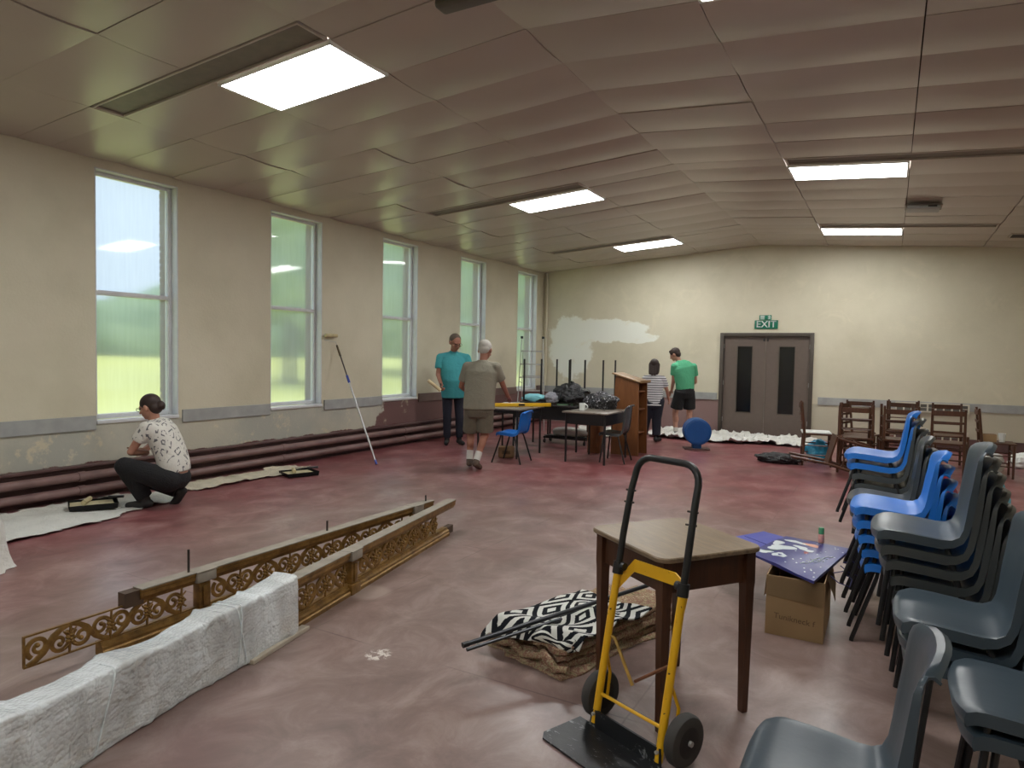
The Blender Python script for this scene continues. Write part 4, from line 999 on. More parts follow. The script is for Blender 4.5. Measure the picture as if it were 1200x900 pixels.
# ---------------------------------------------------------------- trays, rollers, pole
def tray(label, loc, rz):
    t = thing('paint_tray', label, 'paint tray', loc, rz, 'black paint trays')
    bm = new(); prof = [(-.20, .055), (-.19, .012), (.04, .004), (.19, .004), (.20, .055)]
    w = .15
    ro = [[(x, -w, z) for x, z in prof], [(x, w, z) for x, z in prof]]
    vs = [[bm.verts.new(p) for p in r] for r in ro]
    for i in range(4): bm.faces.new((vs[0][i], vs[0][i+1], vs[1][i+1], vs[1][i]))
    for r, s in ((vs[0], 1), (vs[1], -1)):
        a = bm.verts.new((prof[0][0], r[0].co.y, .055)); f = [r[0], r[1], r[2], r[3], r[4]]; bm.faces.new(f if s > 0 else f[::-1]); 
    bmesh.ops.solidify(bm, geom=list(bm.faces), thickness=.006); obj('tray_body', bm, M_black, t)
    bm = new(); box(bm, (-.01, 0, .034), (.35, .27, .006)); obj('paint', bm, simple('cream_paint', srgb(206, 196, 160), .3, var=.04), t)
    bm = new(); cyl(bm, (-.05, .04, .062), .022, .2, (.3, 1, 0), 12); r = obj('roller', bm, simple('paint_roller_nap', srgb(190, 178, 140), .95), t)
    bm = new(); tube(bm, [(-.05+.03, .04+.1, .062), (.02, .17, .065), (.09, .1, .07), (.16, .05, .075)], .005, 6); tube(bm, [(.13, .07, .073), (.25, .0, .08)], .013, 8); obj('roller_handle', bm, M_black, r)
    return t
tray('black paint tray with cream paint on the sheet by the crouching woman', (-6.52, 3.62, .034), 1.1)
tray('black paint tray with cream paint on the floor below the second window', (-6.36, 6.02, .0), 1.2)
t = thing('extension_roller', 'grey extension pole with paint roller leaning against the wall between windows', 'paint roller', (0, 0, 0))
p0, p1 = Vector((-6.10, 7.17, .012)), Vector((-7.04, 7.44, 1.50)); d = (p1-p0).normalized()
bm = new(); tube(bm, [p0, p0+d*1.35], .0125, 10); obj('outer_pole', bm, M_alu, t)
bm = new(); tube(bm, [p0+d*1.33, p1], .0095, 10); obj('inner_pole', bm, M_rod, t)
bm = new(); tube(bm, [p0-d*.0, p0+d*.06], .016, 10); obj('end_cap', bm, simple('blue_grip', srgb(40, 60, 150), .4), t)
bm = new(); tube(bm, [p0+d*1.30, p0+d*1.42], .018, 10); obj('blue_collar', bm, simple('blue_grip', (0, 0, 0)), t)
bm = new(); tube(bm, [p1-d*.02, p1+d*.16], [.017, .014], 10); obj('roller_grip', bm, simple('brown_grip', srgb(84, 74, 50), .5), t)
pe = p1+d*.16; bm = new(); tube(bm, [pe, pe+d*.06, Vector((-7.10, 7.19, 1.70)), Vector((-7.112, 7.17, 1.78)), Vector((-7.112, 7.24, 1.79))], .004, 6); obj('wire_frame', bm, M_alu, t)
bm = new(); cyl(bm, (-7.118, 7.34, 1.775), .026, .23, (0, 1, 0), 14); obj('roller_sleeve', bm, simple('paint_roller_nap', (0, 0, 0)), t)

# ---------------------------------------------------------------- tables
def table(label, cx, cy, w, d, rz=0, h=.74, flip=False, z=0, topm=None, apron=.05, group=None, lt=.016):
    t = thing('folding_table' if False else 'work_table', label, 'table', (cx, cy, z+(h if flip else 0)), rz, group, rot=(PI if flip else 0, 0, rz))
    bm = new(); box(bm, (0, 0, h-.012), (w, d, .024), bev=.005); obj('tabletop', bm, topm or M_laminate, t)
    for s in (-1, 1):
        bm = new(); box(bm, (0, s*(d/2-.06), h-.024-apron/2), (w-.12, .018, apron)); obj('apron', bm, M_black, t)
        bm = new(); box(bm, (s*(w/2-.05), 0, h-.024-apron/2), (.018, d-.14, apron)); obj('apron', bm, M_black, t)
    for sx in (-1, 1):
        for sy in (-1, 1):
            bm = new(); tube(bm, [(sx*(w/2-.05), sy*(d/2-.05), 0), (sx*(w/2-.05), sy*(d/2-.05), h-.025)], lt, 10); lg = obj('leg', bm, M_black, t)
    return t
table('grey-topped table with the yellow level on it, beside the blue chair', -5.13, 9.15, .78, .85, 0)
table('dark table carrying the upturned table and the big black bag', -4.92, 10.30, 1.25, .82, 0, topm=M_darklam, apron=.22)
table('small table with a white mug, before the lectern', -3.79, 9.42, .70, .98, 0, topm=M_laminate, apron=.16)
table('dark table at the back under the rear upturned table', -4.80, 11.5, 1.3, .8, 0, topm=M_darklam)
table('upturned table, legs in the air, on the dark table in front', -4.95, 10.36, .93, .74, 0, flip=True, z=.7415, topm=M_darklam, h=.735)
table('upturned table, legs in the air, on the table at the back', -4.86, 11.5, 1.0, .70, 0, flip=True, z=.7415, topm=M_darklam, h=.735)
place_chair('b', (-4.93, 8.50, 0), .12, 'single bright blue plastic chair at the grey-topped table', None)
place_chair('k', (-3.72, 9.42, 0), .1, 'single dark plastic chair tucked in at the table with the mug', None)
# level
t = thing('spirit_level', 'long yellow spirit level lying on the grey-topped table', 'level', (-4.98, 9.25, .7405), .75)
bm = new(); box(bm, (0, 0, .028), (.95, .025, .054), bev=.003); obj('level_body', bm, simple('level_yellow', srgb(214, 170, 30), .4, var=.04), t)
bm = new(); box(bm, (0, -.0135, .028), (.10, .004, .03)); obj('vial_window', bm, M_black, t)
t = thing('paint_tray', 'dark tray with white rim on the far left of the grey-topped table', 'tray', (-5.22, 9.42, .7405), .3)
bm = new(); box(bm, (0, 0, .015), (.36, .2, .03), bev=.006); obj('tray_body', bm, M_black, t); bm = new(); box(bm, (0, 0, .034), (.33, .17, .008), bev=.002); obj('paint', bm, M_sheet, t)
t = thing('green_board', 'narrow green strip of board beyond the yellow level', 'board', (-4.58, 9.99, .7415), .6)
bm = new(); box(bm, (0, 0, .012), (.26, .07, .022)); obj('board', bm, simple('strip_green', srgb(96, 124, 96), .5), t)
def lump(name, label, cat, loc, r, mat, seed, rz=0, flat=.0, knot=None, amp=.25, sub=5):
    t = thing(name, label, cat, loc, rz)
    bm = new(); g = bmesh.ops.create_icosphere(bm, subdivisions=sub, radius=1)
    for v in g['verts']:
        p = v.co.copy(); n = nz(p, 1.4, seed)*amp+nz(p, 3.6, seed+1)*amp*.5+(1-min(1, abs(nz(p, 2.4, seed+5))*6))*amp*.25
        p *= 1+n; z = max(p.z, -.72)+.72; v.co = Vector((p.x*r[0], p.y*r[1], z*r[2]/1.72))
    obj('bag_body', bm, mat, t, 70)
    if knot: bm = new(); tube(bm, [(knot[0]*.6, knot[1]*.6, r[2]*.9), (knot[0], knot[1], r[2]*1.05), (knot[0]*1.5, knot[1]*1.3, r[2]*1.12)], [.03, .02, .04], 8); obj('knot', bm, mat, t, 60)
    return t
lump('bin_bag', 'big full black bin bag on the dark table among the upturned legs', 'bag', (-4.55, 10.14, .766+.02), (.30, .20, .30), M_binbag, 3, knot=(.02, 0))
def pat_mat():
    tt = NT('patterned_black_fabric'); v = tt.coord('Object'); n = tt.noise(v, 24, 4, .6, 1.5); return tt.pbr(tt.mix(tt.step(n, .58, .63), srgb(30, 30, 34), srgb(190, 190, 196)), .5, bump=n, bstr=.4)
lump('patterned_bag', 'black and white patterned cloth bag on the table with the mug', 'bag', (-3.86, 9.74, .7405), (.26, .14, .25), pat_mat(), 8)
lump('blue_cloth_bundle', 'pale turquoise bundle on the dark table left of the bin bag', 'bundle', (-5.20, 10.12, .766+.0), (.24, .10, .13), simple('pale_turquoise', srgb(128, 196, 206), .6, var=.06), 12, amp=.15)
lump('white_plastic_bag', 'white and grey plastic bag beside the big bin bag', 'bag', (-4.82, 9.98, .766), (.12, .08, .17), simple('silver_bag', srgb(140, 142, 150), .35, var=.3), 15)
t = thing('mug', 'white mug on the small table before the lectern', 'mug', (-3.97, 9.28, .7405), 0)
bm = new(); lathe(bm, [(0, 0), (.040, 0), (.045, .005), (.046, .105), (.042, .105), (.040, .010), (0, .008)], n=20); obj('cup', bm, M_white, t)
bm = new(); tube(bm, [(.040+.045*math.sin(a), 0, .055+.035*math.cos(a)) for a in [k*PI/8 for k in range(9)]], .007, 6); obj('handle', bm, M_white, t)
# wheeled frame under the table with papers
t = thing('wheeled_frame', 'low black wheeled frame with white papers under the tables', 'trolley', (-4.92, 10.98, 0))
bm = new(); box(bm, (0, 0, .10), (.80, .025, .03)); box(bm, (0, -.25, .10), (.80, .025, .03)); box(bm, (-.39, -.125, .10), (.025, .225, .03)); box(bm, (.39, -.125, .10), (.025, .225, .03)); box(bm, (0, -.125, .13), (.78, .26, .01)); obj('base_frame', bm, M_black, t)
for s in (-1, 1):
    bm = new(); box(bm, (s*.38, -.125, .36), (.022, .022, .46)); obj('upright', bm, M_black, t)
    for k in (0, -.25): bm = new(); cyl(bm, (s*.38, k, .035), .035, .022, (1, 0, 0), 14); cyl(bm, (s*.38, k, .07), .01, .04); obj('castor', bm, M_black, t)
lump('white_papers', 'heap of white papers on the low wheeled frame', 'papers', (-4.86, 10.86, .136), (.34, .11, .16), M_sheet, 21, amp=.12, sub=4)
t = thing('oak_panel', 'brown wooden board standing under the table beside the lectern', 'board', (-4.10, 10.16, 0), .1)
bm = new(); box(bm, (0, 0, .33), (.20, .26, .66), bev=.004); obj('panel', bm, M_oak, t); bm = new(); box(bm, (-.01, -.133, .35), (.12, .01, .5), bev=.003); obj('panel_face', bm, M_oak, t)
t = thing('stone_block', 'small brown block on the floor under the grey-topped table', 'block', (-4.97, 8.78, 0), .5)
bm = new(); box(bm, (0, 0, .09), (.24, .12, .18), bev=.03, segs=3); obj('block', bm, simple('buff_block', srgb(134, 104, 74), .8), t); bm = new(); box(bm, (0, -.061, .09), (.12, .006, .05), bev=.002); obj('hand_hole', bm, M_cardd, t)
# lectern
t = thing('lectern', 'tall brown wooden lectern with sloping top and open shelves', 'lectern', (-3.60, 10.33, 0), -.03)
lw_, ld, hb, hf = .50, .40, 1.12, 1.27
def side(x):
    bm = new(); pts = [(-ld/2, 0), (ld/2, 0), (ld/2-.05, hf-.02), (-ld/2+.03, hb-.02)]
    loft(bm, [[(x+dx, y, z) for y, z in pts] for dx in (-.011, .011)]); return bm
# open shelves face +x; closed faces left and front
bm = new(); pts = [(-.23, 0), (.23, 0), (.21, 1.14), (-.17, 1.245)]; loft(bm, [[(x, -.20, z) for x, z in pts], [(x, -.178, z) for x, z in pts]]); obj('side_panel', bm, M_oak, t)
bm = new(); loft(bm, [[(x, .178, z) for x, z in pts], [(x, .20, z) for x, z in pts]]); obj('side_panel', bm, M_oak, t)
bm = new(); loft(bm, [[(-.23, y, 0) for y in (-.177, .177)]+[(-.17, y, 1.24) for y in (.177, -.177)], [(-.21, y, 0) for y in (-.177, .177)]+[(-.15, y, 1.235) for y in (.177, -.177)]]); obj('front_panel', bm, M_oak, t)
for zz in (.35, .72, 1.0): bm = new(); box(bm, (.01, 0, zz), (.36, .352, .02)); obj('shelf', bm, M_oak, t)
bm = new(); box(bm, (.015, 0, 1.215), (.50, .46, .022), rot=(0, .27, 0), bev=.004); top = obj('sloping_top', bm, M_oakl, t)
bm = new(); box(bm, (.25, 0, 1.165), (.02, .44, .035), rot=(0, .27, 0), bev=.004); obj('book_ledge', bm, M_oakl, t)

# drum on stand
t = thing('blue_drum', 'round blue drum on a low stand on the floor before the double doors', 'drum', (-2.83, 11.55, 0), YAW-.12)
bm = new(); prof = [(.0, -.16), (.205, -.16), (.222, -.15), (.225, -.10), (.222, .0), (.225, .10), (.222, .15), (.205, .16), (0, .16)]
q = [[(r*math.cos(2*PI*k/40), y, .305+r*math.sin(2*PI*k/40)) for k in range(40)] for r, y in prof[1:-1]]; loft(bm, q); obj('drum_body', bm, M_blue, t, 40)
bm = new(); q = [[(r*math.cos(2*PI*k/40), y, .305+r*math.sin(2*PI*k/40)) for k in range(40)] for r, y in ((.19, -.1605), (.19, -.166), (.16, -.168), (.10, -.162))]; loft(bm, q); obj('drum_end', bm, M_blue, t, 40)
bm = new(); box(bm, (0, 0, .065), (.14, .20, .11), bev=.01); obj('stand_neck', bm, M_blue, t)
bm = new(); box(bm, (0, 0, .012), (.42, .30, .022), bev=.006); obj('stand_base', bm, M_skirt, t)
lump('bin_bag', 'flat black bin bag on the floor before the chapel chairs', 'bag', (-1.42, 10.76, 0), (.32, .14, .15), M_binbag, 31)

# ladder
t = thing('step_ladder', 'aluminium step ladder open against the last window', 'ladder', (-6.50, 12.5, 0), YAW-.1)
H_ = 1.9
def lad(s, z, back): 
    k = 1-z/H_*1.0; return (s*(.22+.07*k), (.42 if back else -.30)*k, z)
for s in (-1, 1):
    bm = new(); tube(bm, [lad(s, 0, False), lad(s, H_+.0, False)], .017, 8, flat=.6); obj('stile', bm, M_alu, t)
    bm = new(); tube(bm, [lad(s*.86, 0, True), lad(s*.86, H_-.25, True)], .014, 8, flat=.6); obj('rear_stile', bm, M_alu, t)
    bm = new(); tube(bm, [(s*.22, 0, H_-.02), (s*.22, 0, H_+.03)], .028, 10); obj('end_cap', bm, M_black, t)
    bm = new(); tube(bm, [lad(s, 1.0, False), lad(s*.86, .95, True)], .006, 6); obj('spreader', bm, M_rod, t)
for k in range(6):
    z = .27*(k+1); a = Vector(lad(-1, z, False)); b = Vector(lad(1, z, False)); bm = new(); box(bm, (a+b)/2, ((b-a).length, .075, .028)); obj('tread', bm, M_alu, t)
for z in (.5, 1.1): a = Vector(lad(-.86, z, True)); b = Vector(lad(.86, z, True)); bm = new(); box(bm, (a+b)/2, ((b-a).length, .02, .025)); obj('rear_bar', bm, M_alu, t)

# ---------------------------------------------------------------- chapel chairs
def wood_chair(label):
    t = thing('chapel_chair', label, 'chair', (0, 0, -5), 0, None)
    for s in (-1, 1):
        bm = new(); tube(bm, [(s*.19, .19, 0), (s*.185, .17, .45), (s*.185, .215, .93)], [.016, .02, .015], 8); obj('back_post', bm, M_chairwood, t)
        bm = new(); tube(bm, [(s*.20, -.19, 0), (s*.20, -.19, .45)], [.014, .02], 8); obj('leg', bm, M_chairwood, t)
        for zz in (.16, .30): bm = new(); tube(bm, [(s*.195, -.19, zz), (s*.188, .18, zz)], .009, 6); obj('stretcher', bm, M_chairwood, t)
    for zz in (.20, .34): bm = new(); tube(bm, [(-.2, -.19, zz), (.2, -.19, zz)], .009, 6); obj('stretcher', bm, M_chairwood, t)
    bm = new(); tube(bm, [(-.19, .18, .25), (.19, .18, .25)], .009, 6); obj('stretcher', bm, M_chairwood, t)
    bm = new(); loft(bm, [[(-.215, -.215, z), (.215, -.215, z), (.19, .185, z), (-.19, .185, z)] for z in (.452, .472)]); obj('seat', bm, M_chairwood, t)
    for zz, hh in ((.62, .03), (.75, .03), (.875, .065)):
        y = .19+(zz-.45)*.09
        bm = new(); q = []
        for k in range(7):
            x = -.18+.06*k; yy = y+.018*(1-(x/.18)**2); q.append([(x, yy-.006, zz-hh/2), (x, yy+.006, zz-hh/2), (x, yy+.006, zz+hh/2), (x, yy-.006, zz+hh/2)])
        loft(bm, q); obj('back_slat', bm, M_chairwood, t, 40)
    return t
WC = wood_chair('ladder-back wooden chair with white seat pad, standing apart at the left of the group'); WC.location = (-.92, 10.95, 0); WC.rotation_euler = (0, 0, PI/2+.15)
o = tag(obj('seat_pad', (lambda b: (box(b, (0, 0, .012), (.40, .38, .022), bev=.01), b)[1])(new()), M_white), 'round-edged white pad on the seat of the leftmost chapel chair', 'pad'); o.location = (-.93, 10.95, .4735); o.rotation_euler = (0, 0, .15)
g_ = 'wooden chapel chairs by the far wall'
cl = [((-.40, 10.55, 0), (0, 0, PI), 'wooden chair with its back to the viewer, front left of the group'),
      ((.12, 10.65, 0), (0, 0, PI+.1), 'wooden chair, front middle of the chapel chair group'),
      ((.72, 10.85, 0), (0, 0, PI-.08), 'wooden chair, front right of the chapel chair group'),
      ((-.38, 11.75, 0), (0, 0, .05), 'wooden chair behind the front left one, facing the viewer'),
      ((.18, 11.85, 0), (0, 0, -.1), 'wooden chair in the back row, middle of the group'),
      ((.80, 11.95, 0), (0, 0, .12), 'wooden chair in the back row, right of the group'),
      ((-.38, 10.50, .955), (PI, 0, PI+.04), 'wooden chair stacked upside down on the front left chair'),
      ((.19, 11.90, .955), (PI, 0, -.06), 'wooden chair stacked upside down on the back middle chair'),
      ((.13, 10.60, .955), (PI, 0, PI+.14), 'wooden chair stacked upside down on the front middle chair'),
      ((-.36, 11.20, 0), (0, 0, PI/2-.3), 'wooden chair turned sideways between the two rows of chapel chairs'),
      ((1.30, 11.35, 0), (0, 0, PI/2), 'low wooden chair at the far right with a box and cup on it')]
for loc, rot, lab in cl:
    dup(WC, loc, rot, lab, None)
# a chair tipped forward at the near left of the group
dup(WC, (-.22, 10.12, .225), (-1.32, 0, PI*.56), 'wooden chair tipped over, legs slanting, in front of the chapel chairs')
t = thing('small_box', 'small brown box on the far right wooden chair', 'box', (1.22, 11.33, .4735), .1); bm = new(); box(bm, (0, 0, .05), (.16, .14, .10), bev=.004); obj('box_body', bm, M_card, t); bm = new(); box(bm, (0, 0, .1015), (.165, .03, .002)); obj('tape', bm, M_cardd, t)
t = thing('paper_cup', 'white cup standing beside the small brown box', 'cup', (1.37, 11.33, .4735)); bm = new(); lathe(bm, [(0, 0), (.032, 0), (.045, .12), (.042, .12), (.03, .006), (0, .005)], n=16); obj('cup', bm, M_white, t)
lump('carrier_bag', 'red carrier bag behind the blue stack', 'bag', (.42, 7.7, .0), (.16, .14, .60), simple('red_bag', srgb(176, 40, 44), .4, var=.25), 41, knot=(0, 0))
lump('carrier_bag', 'pale blue carrier bag right of the red bag', 'bag', (.80, 7.6, .0), (.19, .15, .56), simple('cyan_bag', srgb(100, 178, 208), .4, var=.2), 43)
lump('carrier_bag', 'turquoise carrier bag on the floor under the leftmost chapel chair', 'bag', (-.90, 11.2, 0), (.17, .12, .34), simple('turquoise_bag', srgb(40, 150, 190), .4, var=.25), 45)
lump('plastic_bag', 'white plastic bag on the floor at the far right edge', 'bag', (1.80, 12.4, 0), (.20, .15, .22), M_white, 47)
lump('plastic_bag', 'white plastic bag under the far right wooden chair', 'bag', (1.32, 11.7, 0), (.14, .10, .28), M_white, 48)

# ---------------------------------------------------------------- people
def V(*a): return Vector(a)
def hand(bm, wrist, d, palm_n, curl=.6, r=.0085, L=.18, side=1):
    d = Vector(d).normalized(); nrm = Vector(palm_n); nrm = (nrm-d*nrm.dot(d)).normalized(); lat = d.cross(nrm)*side
    w = Vector(wrist); pal = w+d*.085
    capsule(bm, w, .024, w+d*.03, .027, 10); 
    for k in (-1, -.33, .33, 1): capsule(bm, w+d*.025+lat*k*.016, .014, pal+lat*k*.029, .0125, 8)
    for k, ll in ((-1, .060), (-.33, .074), (.33, .080), (1, .070)):
        p = pal+lat*k*.029; a = 0; q = [p]
        for seg, f in enumerate((.45, .32, .25)):
            a += curl*(.7+.25*seg); dd = d*math.cos(a)+nrm*math.sin(a); p = p+dd*ll*f*1.05; q.append(p)
        for i in range(3): capsule(bm, q[i], r*(1-.08*i), q[i+1], r*(1-.08*(i+1)), 8)
    tb = w+d*.030+lat*.026; t1 = tb+(d*.6+lat*.75+nrm*.25).normalized()*.036; t2 = t1+(d*.85+lat*.15+nrm*.45).normalized()*.032
    capsule(bm, tb, .0125, t1, .0105, 8); capsule(bm, t1, .0105, t2, .0088, 8)
def head(bm, c, f, up=(0, 0, 1), s=1.0):
    f = Vector(f).normalized(); up = Vector(up); up = (up-f*up.dot(f)).normalized(); r = f.cross(up)
    R = Matrix((r, f, up)).transposed(); c = Vector(c)
    def at(x, y, z): return c+R @ Vector((x*s, y*s, z*s))
    ell(bm, at(0, -.012, .022), (.076*s, .094*s, .090*s), R, 24, 16); ell(bm, at(0, .022, -.035), (.060*s, .066*s, .072*s), R, 20, 14); ell(bm, at(0, .058, -.083), (.026*s, .024*s, .022*s), R, 12, 8)
    ell(bm, at(0, .072, .020), (.052*s, .016*s, .012*s), R, 14, 8)
    capsule(bm, at(0, .084, .004), .009*s, at(0, .104, -.030), .014*s, 8); ell(bm, at(.012, .092, -.034), (.010*s, .010*s, .008*s), R, 8, 6); ell(bm, at(-.012, .092, -.034), (.010*s, .010*s, .008*s), R, 8, 6)
    ell(bm, at(0, .083, -.056), (.024*s, .010*s, .006*s), R, 12, 6); ell(bm, at(0, .081, -.066), (.020*s, .010*s, .006*s), R, 12, 6)
    for q in (-1, 1): ell(bm, at(q*.078, -.008, -.006), (.010*s, .020*s, .032*s), R, 10, 8); ell(bm, at(q*.044, .056, -.025), (.02*s, .02*s, .018*s), R, 10, 8)
    return at, R
def torso(bm, secs, round_=True):
    # secs: (centre, half width, half depth, side vector)
    rings = []
    for c, w, dd, sv in secs:
        c = Vector(c); rings.append((c, w, dd, Vector(sv).normalized()))
    out = []; n = 24
    for i, (c, w, dd, sv) in enumerate(rings):
        ax = (rings[min(i+1, len(rings)-1)][0]-rings[max(i-1, 0)][0]).normalized(); sv = (sv-ax*sv.dot(ax)).normalized(); fv = ax.cross(sv)
        out.append([c+sv*w*math.copysign(abs(math.cos(2*PI*k/n))**.85, math.cos(2*PI*k/n))+fv*dd*math.copysign(abs(math.sin(2*PI*k/n))**.9, math.sin(2*PI*k/n)) for k in range(n)])
    loft(bm, out)
def person(P):
    t = thing('person', P['label'], 'person', P['loc'], P['rz']); sv = P['side']; J = P['J']; k = P.get('k', 1.0)
    bm = new()
    at, R = head(bm, J['head'], P['look'], P.get('up', (0, 0, 1)), P.get('hs', 1.0))
    capsule(bm, J['neck']+V(0, 0, -.04), .055, at(0, -.015, -.055), .052, 14)
    S = P['torso']; torso(bm, [(c, w-.012, d-.012, s) for c, w, d, s in S])
    for s in ('L', 'R'):
        capsule(bm, J['sh'+s], .046*k, J['el'+s], .036*k, 14); capsule(bm, J['el'+s], .037*k, J['wr'+s], .025*k, 14)
        hd = P['hand'+s]; hand(bm, J['wr'+s], hd[0], hd[1], hd[2], side=(1 if s == 'R' else -1))
        capsule(bm, J['hip'+s], .080*k, J['kn'+s], .055*k, 14); capsule(bm, J['kn'+s], .056*k, J['an'+s], .036*k, 14)
        kk, aa = Vector(J['kn'+s]), Vector(J['an'+s]); bk = Vector(P['calf'+s] if 'calf'+s in P else (0, 0, 0)); ell(bm, kk.lerp(aa, .33)+bk*.022, (.050*k, .050*k, .085), (aa-kk).to_track_quat('Z', 'Y').to_matrix(), 12, 10)
        fd = Vector(P['foot'+s]).normalized(); capsule(bm, Vector(J['an'+s])+V(0, 0, -.035)-fd*.02, .034, Vector(J['an'+s])+V(0, 0, -.05)+fd*.11, .027, 10)
    remesh('body', bm, P['skin'], t, .0065, 3)
    # hair
    bm = new(); P['hair'](bm, at, R, P.get('hs', 1.0)); remesh('hair', bm, P['hairm'], t, .008, 2)
    for q in (-1, 1): bm = new(); ell(bm, at(q*.030, .078, .004), (.011, .008, .007), R, 12, 8); obj('eye', bm, M_eye, t)
    if P.get('glasses'):
        bm = new()
        for q in (-1, 1):
            tube(bm, [at(q*.032+.024*math.cos(a), .100, .004+.018*math.sin(a)) for a in [2*PI*i/12 for i in range(13)]], .0022, 5)
            tube(bm, [at(q*.058, .098, .008), at(q*.080, .0, .006)], .002, 5)
        tube(bm, [at(-.009, .102, .008), at(.009, .102, .008)], .0022, 5); o = obj('glasses', bm, M_black, t); o['kind'] = 'stuff'
    # shirt
    bm = new(); torso(bm, P.get('shirt_torso', S))
    for s in ('L', 'R'):
        a, b = Vector(J['sh'+s]), Vector(J['el'+s]); e = a.lerp(b, P.get('sleeve', .62)); nb = Vector(S[-2][0])
        capsule(bm, a, .066*k, e, .067*k, 16, True, False); capsule(bm, Vector(J['neck']).lerp(a, .25)+V(0, 0, -.035), .058*k, a, .062*k, 14)
    tube(bm, [J['neck']+V(0, 0, -.05), J['neck']+V(0, 0, .018)], [.085, .064], 16)
    for (c, rr) in P.get('belly', ()): ell(bm, c, rr)
    for v in bm.verts:
        v.co += Vector((nz(v.co, 7, 1), nz(v.co, 7, 2), 0))*.006
    remesh('shirt', bm, P['shirtm'], t, .0085, 14)
    # trousers or shorts
    bm = new(); hipc = (Vector(J['hipL'])+Vector(J['hipR']))/2
    torso(bm, P['waist'])
    for s in ('L', 'R'):
        h, kn, an = Vector(J['hip'+s]), Vector(J['kn'+s]), Vector(J['an'+s]); w = P.get('legw', 1.0)
        if P.get('shorts'):
            e = h.lerp(kn, P['shorts']); tube(bm, [h+(h-kn).normalized()*.02, h.lerp(e, .5), e], [.105*w, .105*w, .108*w], 18)
        else:
            capsule(bm, h, .100*w, kn, .074*w, 16); capsule(bm, kn, .075*w, an+(kn-an).normalized()*.02, .062*w, 16, True, False)
    for v in bm.verts: v.co += Vector((nz(v.co, 6, 4), nz(v.co, 6, 5), nz(v.co, 6, 6)))*.008
    remesh('shorts' if P.get('shorts') else 'trousers', bm, P['trm'], t, .0085, 6)
    for s in ('L', 'R'):
        an = Vector(J['an'+s]); fd = Vector(P['foot'+s]).normalized(); sole = Vector(P.get('sole'+s, (0, 0, -1)))
        bm = new(); capsule(bm, an+sole*.045-fd*.035, .042, an+sole*.055+fd*.06, .043, 14, flat=.95); capsule(bm, an+sole*.055+fd*.05, .043, an+sole*.062+fd*.155, .034, 14)
        capsule(bm, an+sole*.0, .046, an+sole*.04, .046, 14); remesh('shoe', bm, P['shoem'], t, .008, 2)
        if P.get('sock'):
            bm = new(); kd = (Vector(J['kn'+s])-an).normalized(); tube(bm, [an+kd*.01, an+kd*P['sock']], [.046, .047], 14); obj('sock', bm, M_sock, t, 60)
    return t, at
def hair_short(bm, at, R, s):
    ell(bm, at(0, -.024, .036), (.081*s, .093*s, .085*s), R, 24, 16); ell(bm, at(0, -.055, -.01), (.070*s, .052*s, .06*s), R, 16, 12)
def hair_thick(bm, at, R, s):
    ell(bm, at(0, -.018, .042), (.084*s, .100*s, .088*s), R, 24, 16); ell(bm, at(0, -.055, -.005), (.074*s, .058*s, .07*s), R, 16, 12); ell(bm, at(0, .05, .085), (.055*s, .035*s, .03*s), R, 16, 12)
def hair_bun(bm, at, R, s):
    ell(bm, at(0, -.022, .036), (.084*s, .098*s, .088*s), R, 24, 16); ell(bm, at(0, -.06, -.02), (.072*s, .056*s, .065*s), R, 16, 12); ell(bm, at(0, -.115, -.02), (.042*s, .038*s, .046*s), R, 14, 10)
def hair_long(bm, at, R, s):
    ell(bm, at(0, -.02, .038), (.086*s, .102*s, .090*s), R, 24, 16)
    for x in (-.055, -.02, .02, .055): capsule(bm, at(x, -.06, .02), .04*s, at(x*1.15, -.065, -.165-.02*math.cos(x*30)), .030*s, 10)
    for x in (-.078, .078): capsule(bm, at(x, -.01, .02), .028*s, at(x*1.0, -.02, -.13), .022*s, 10)
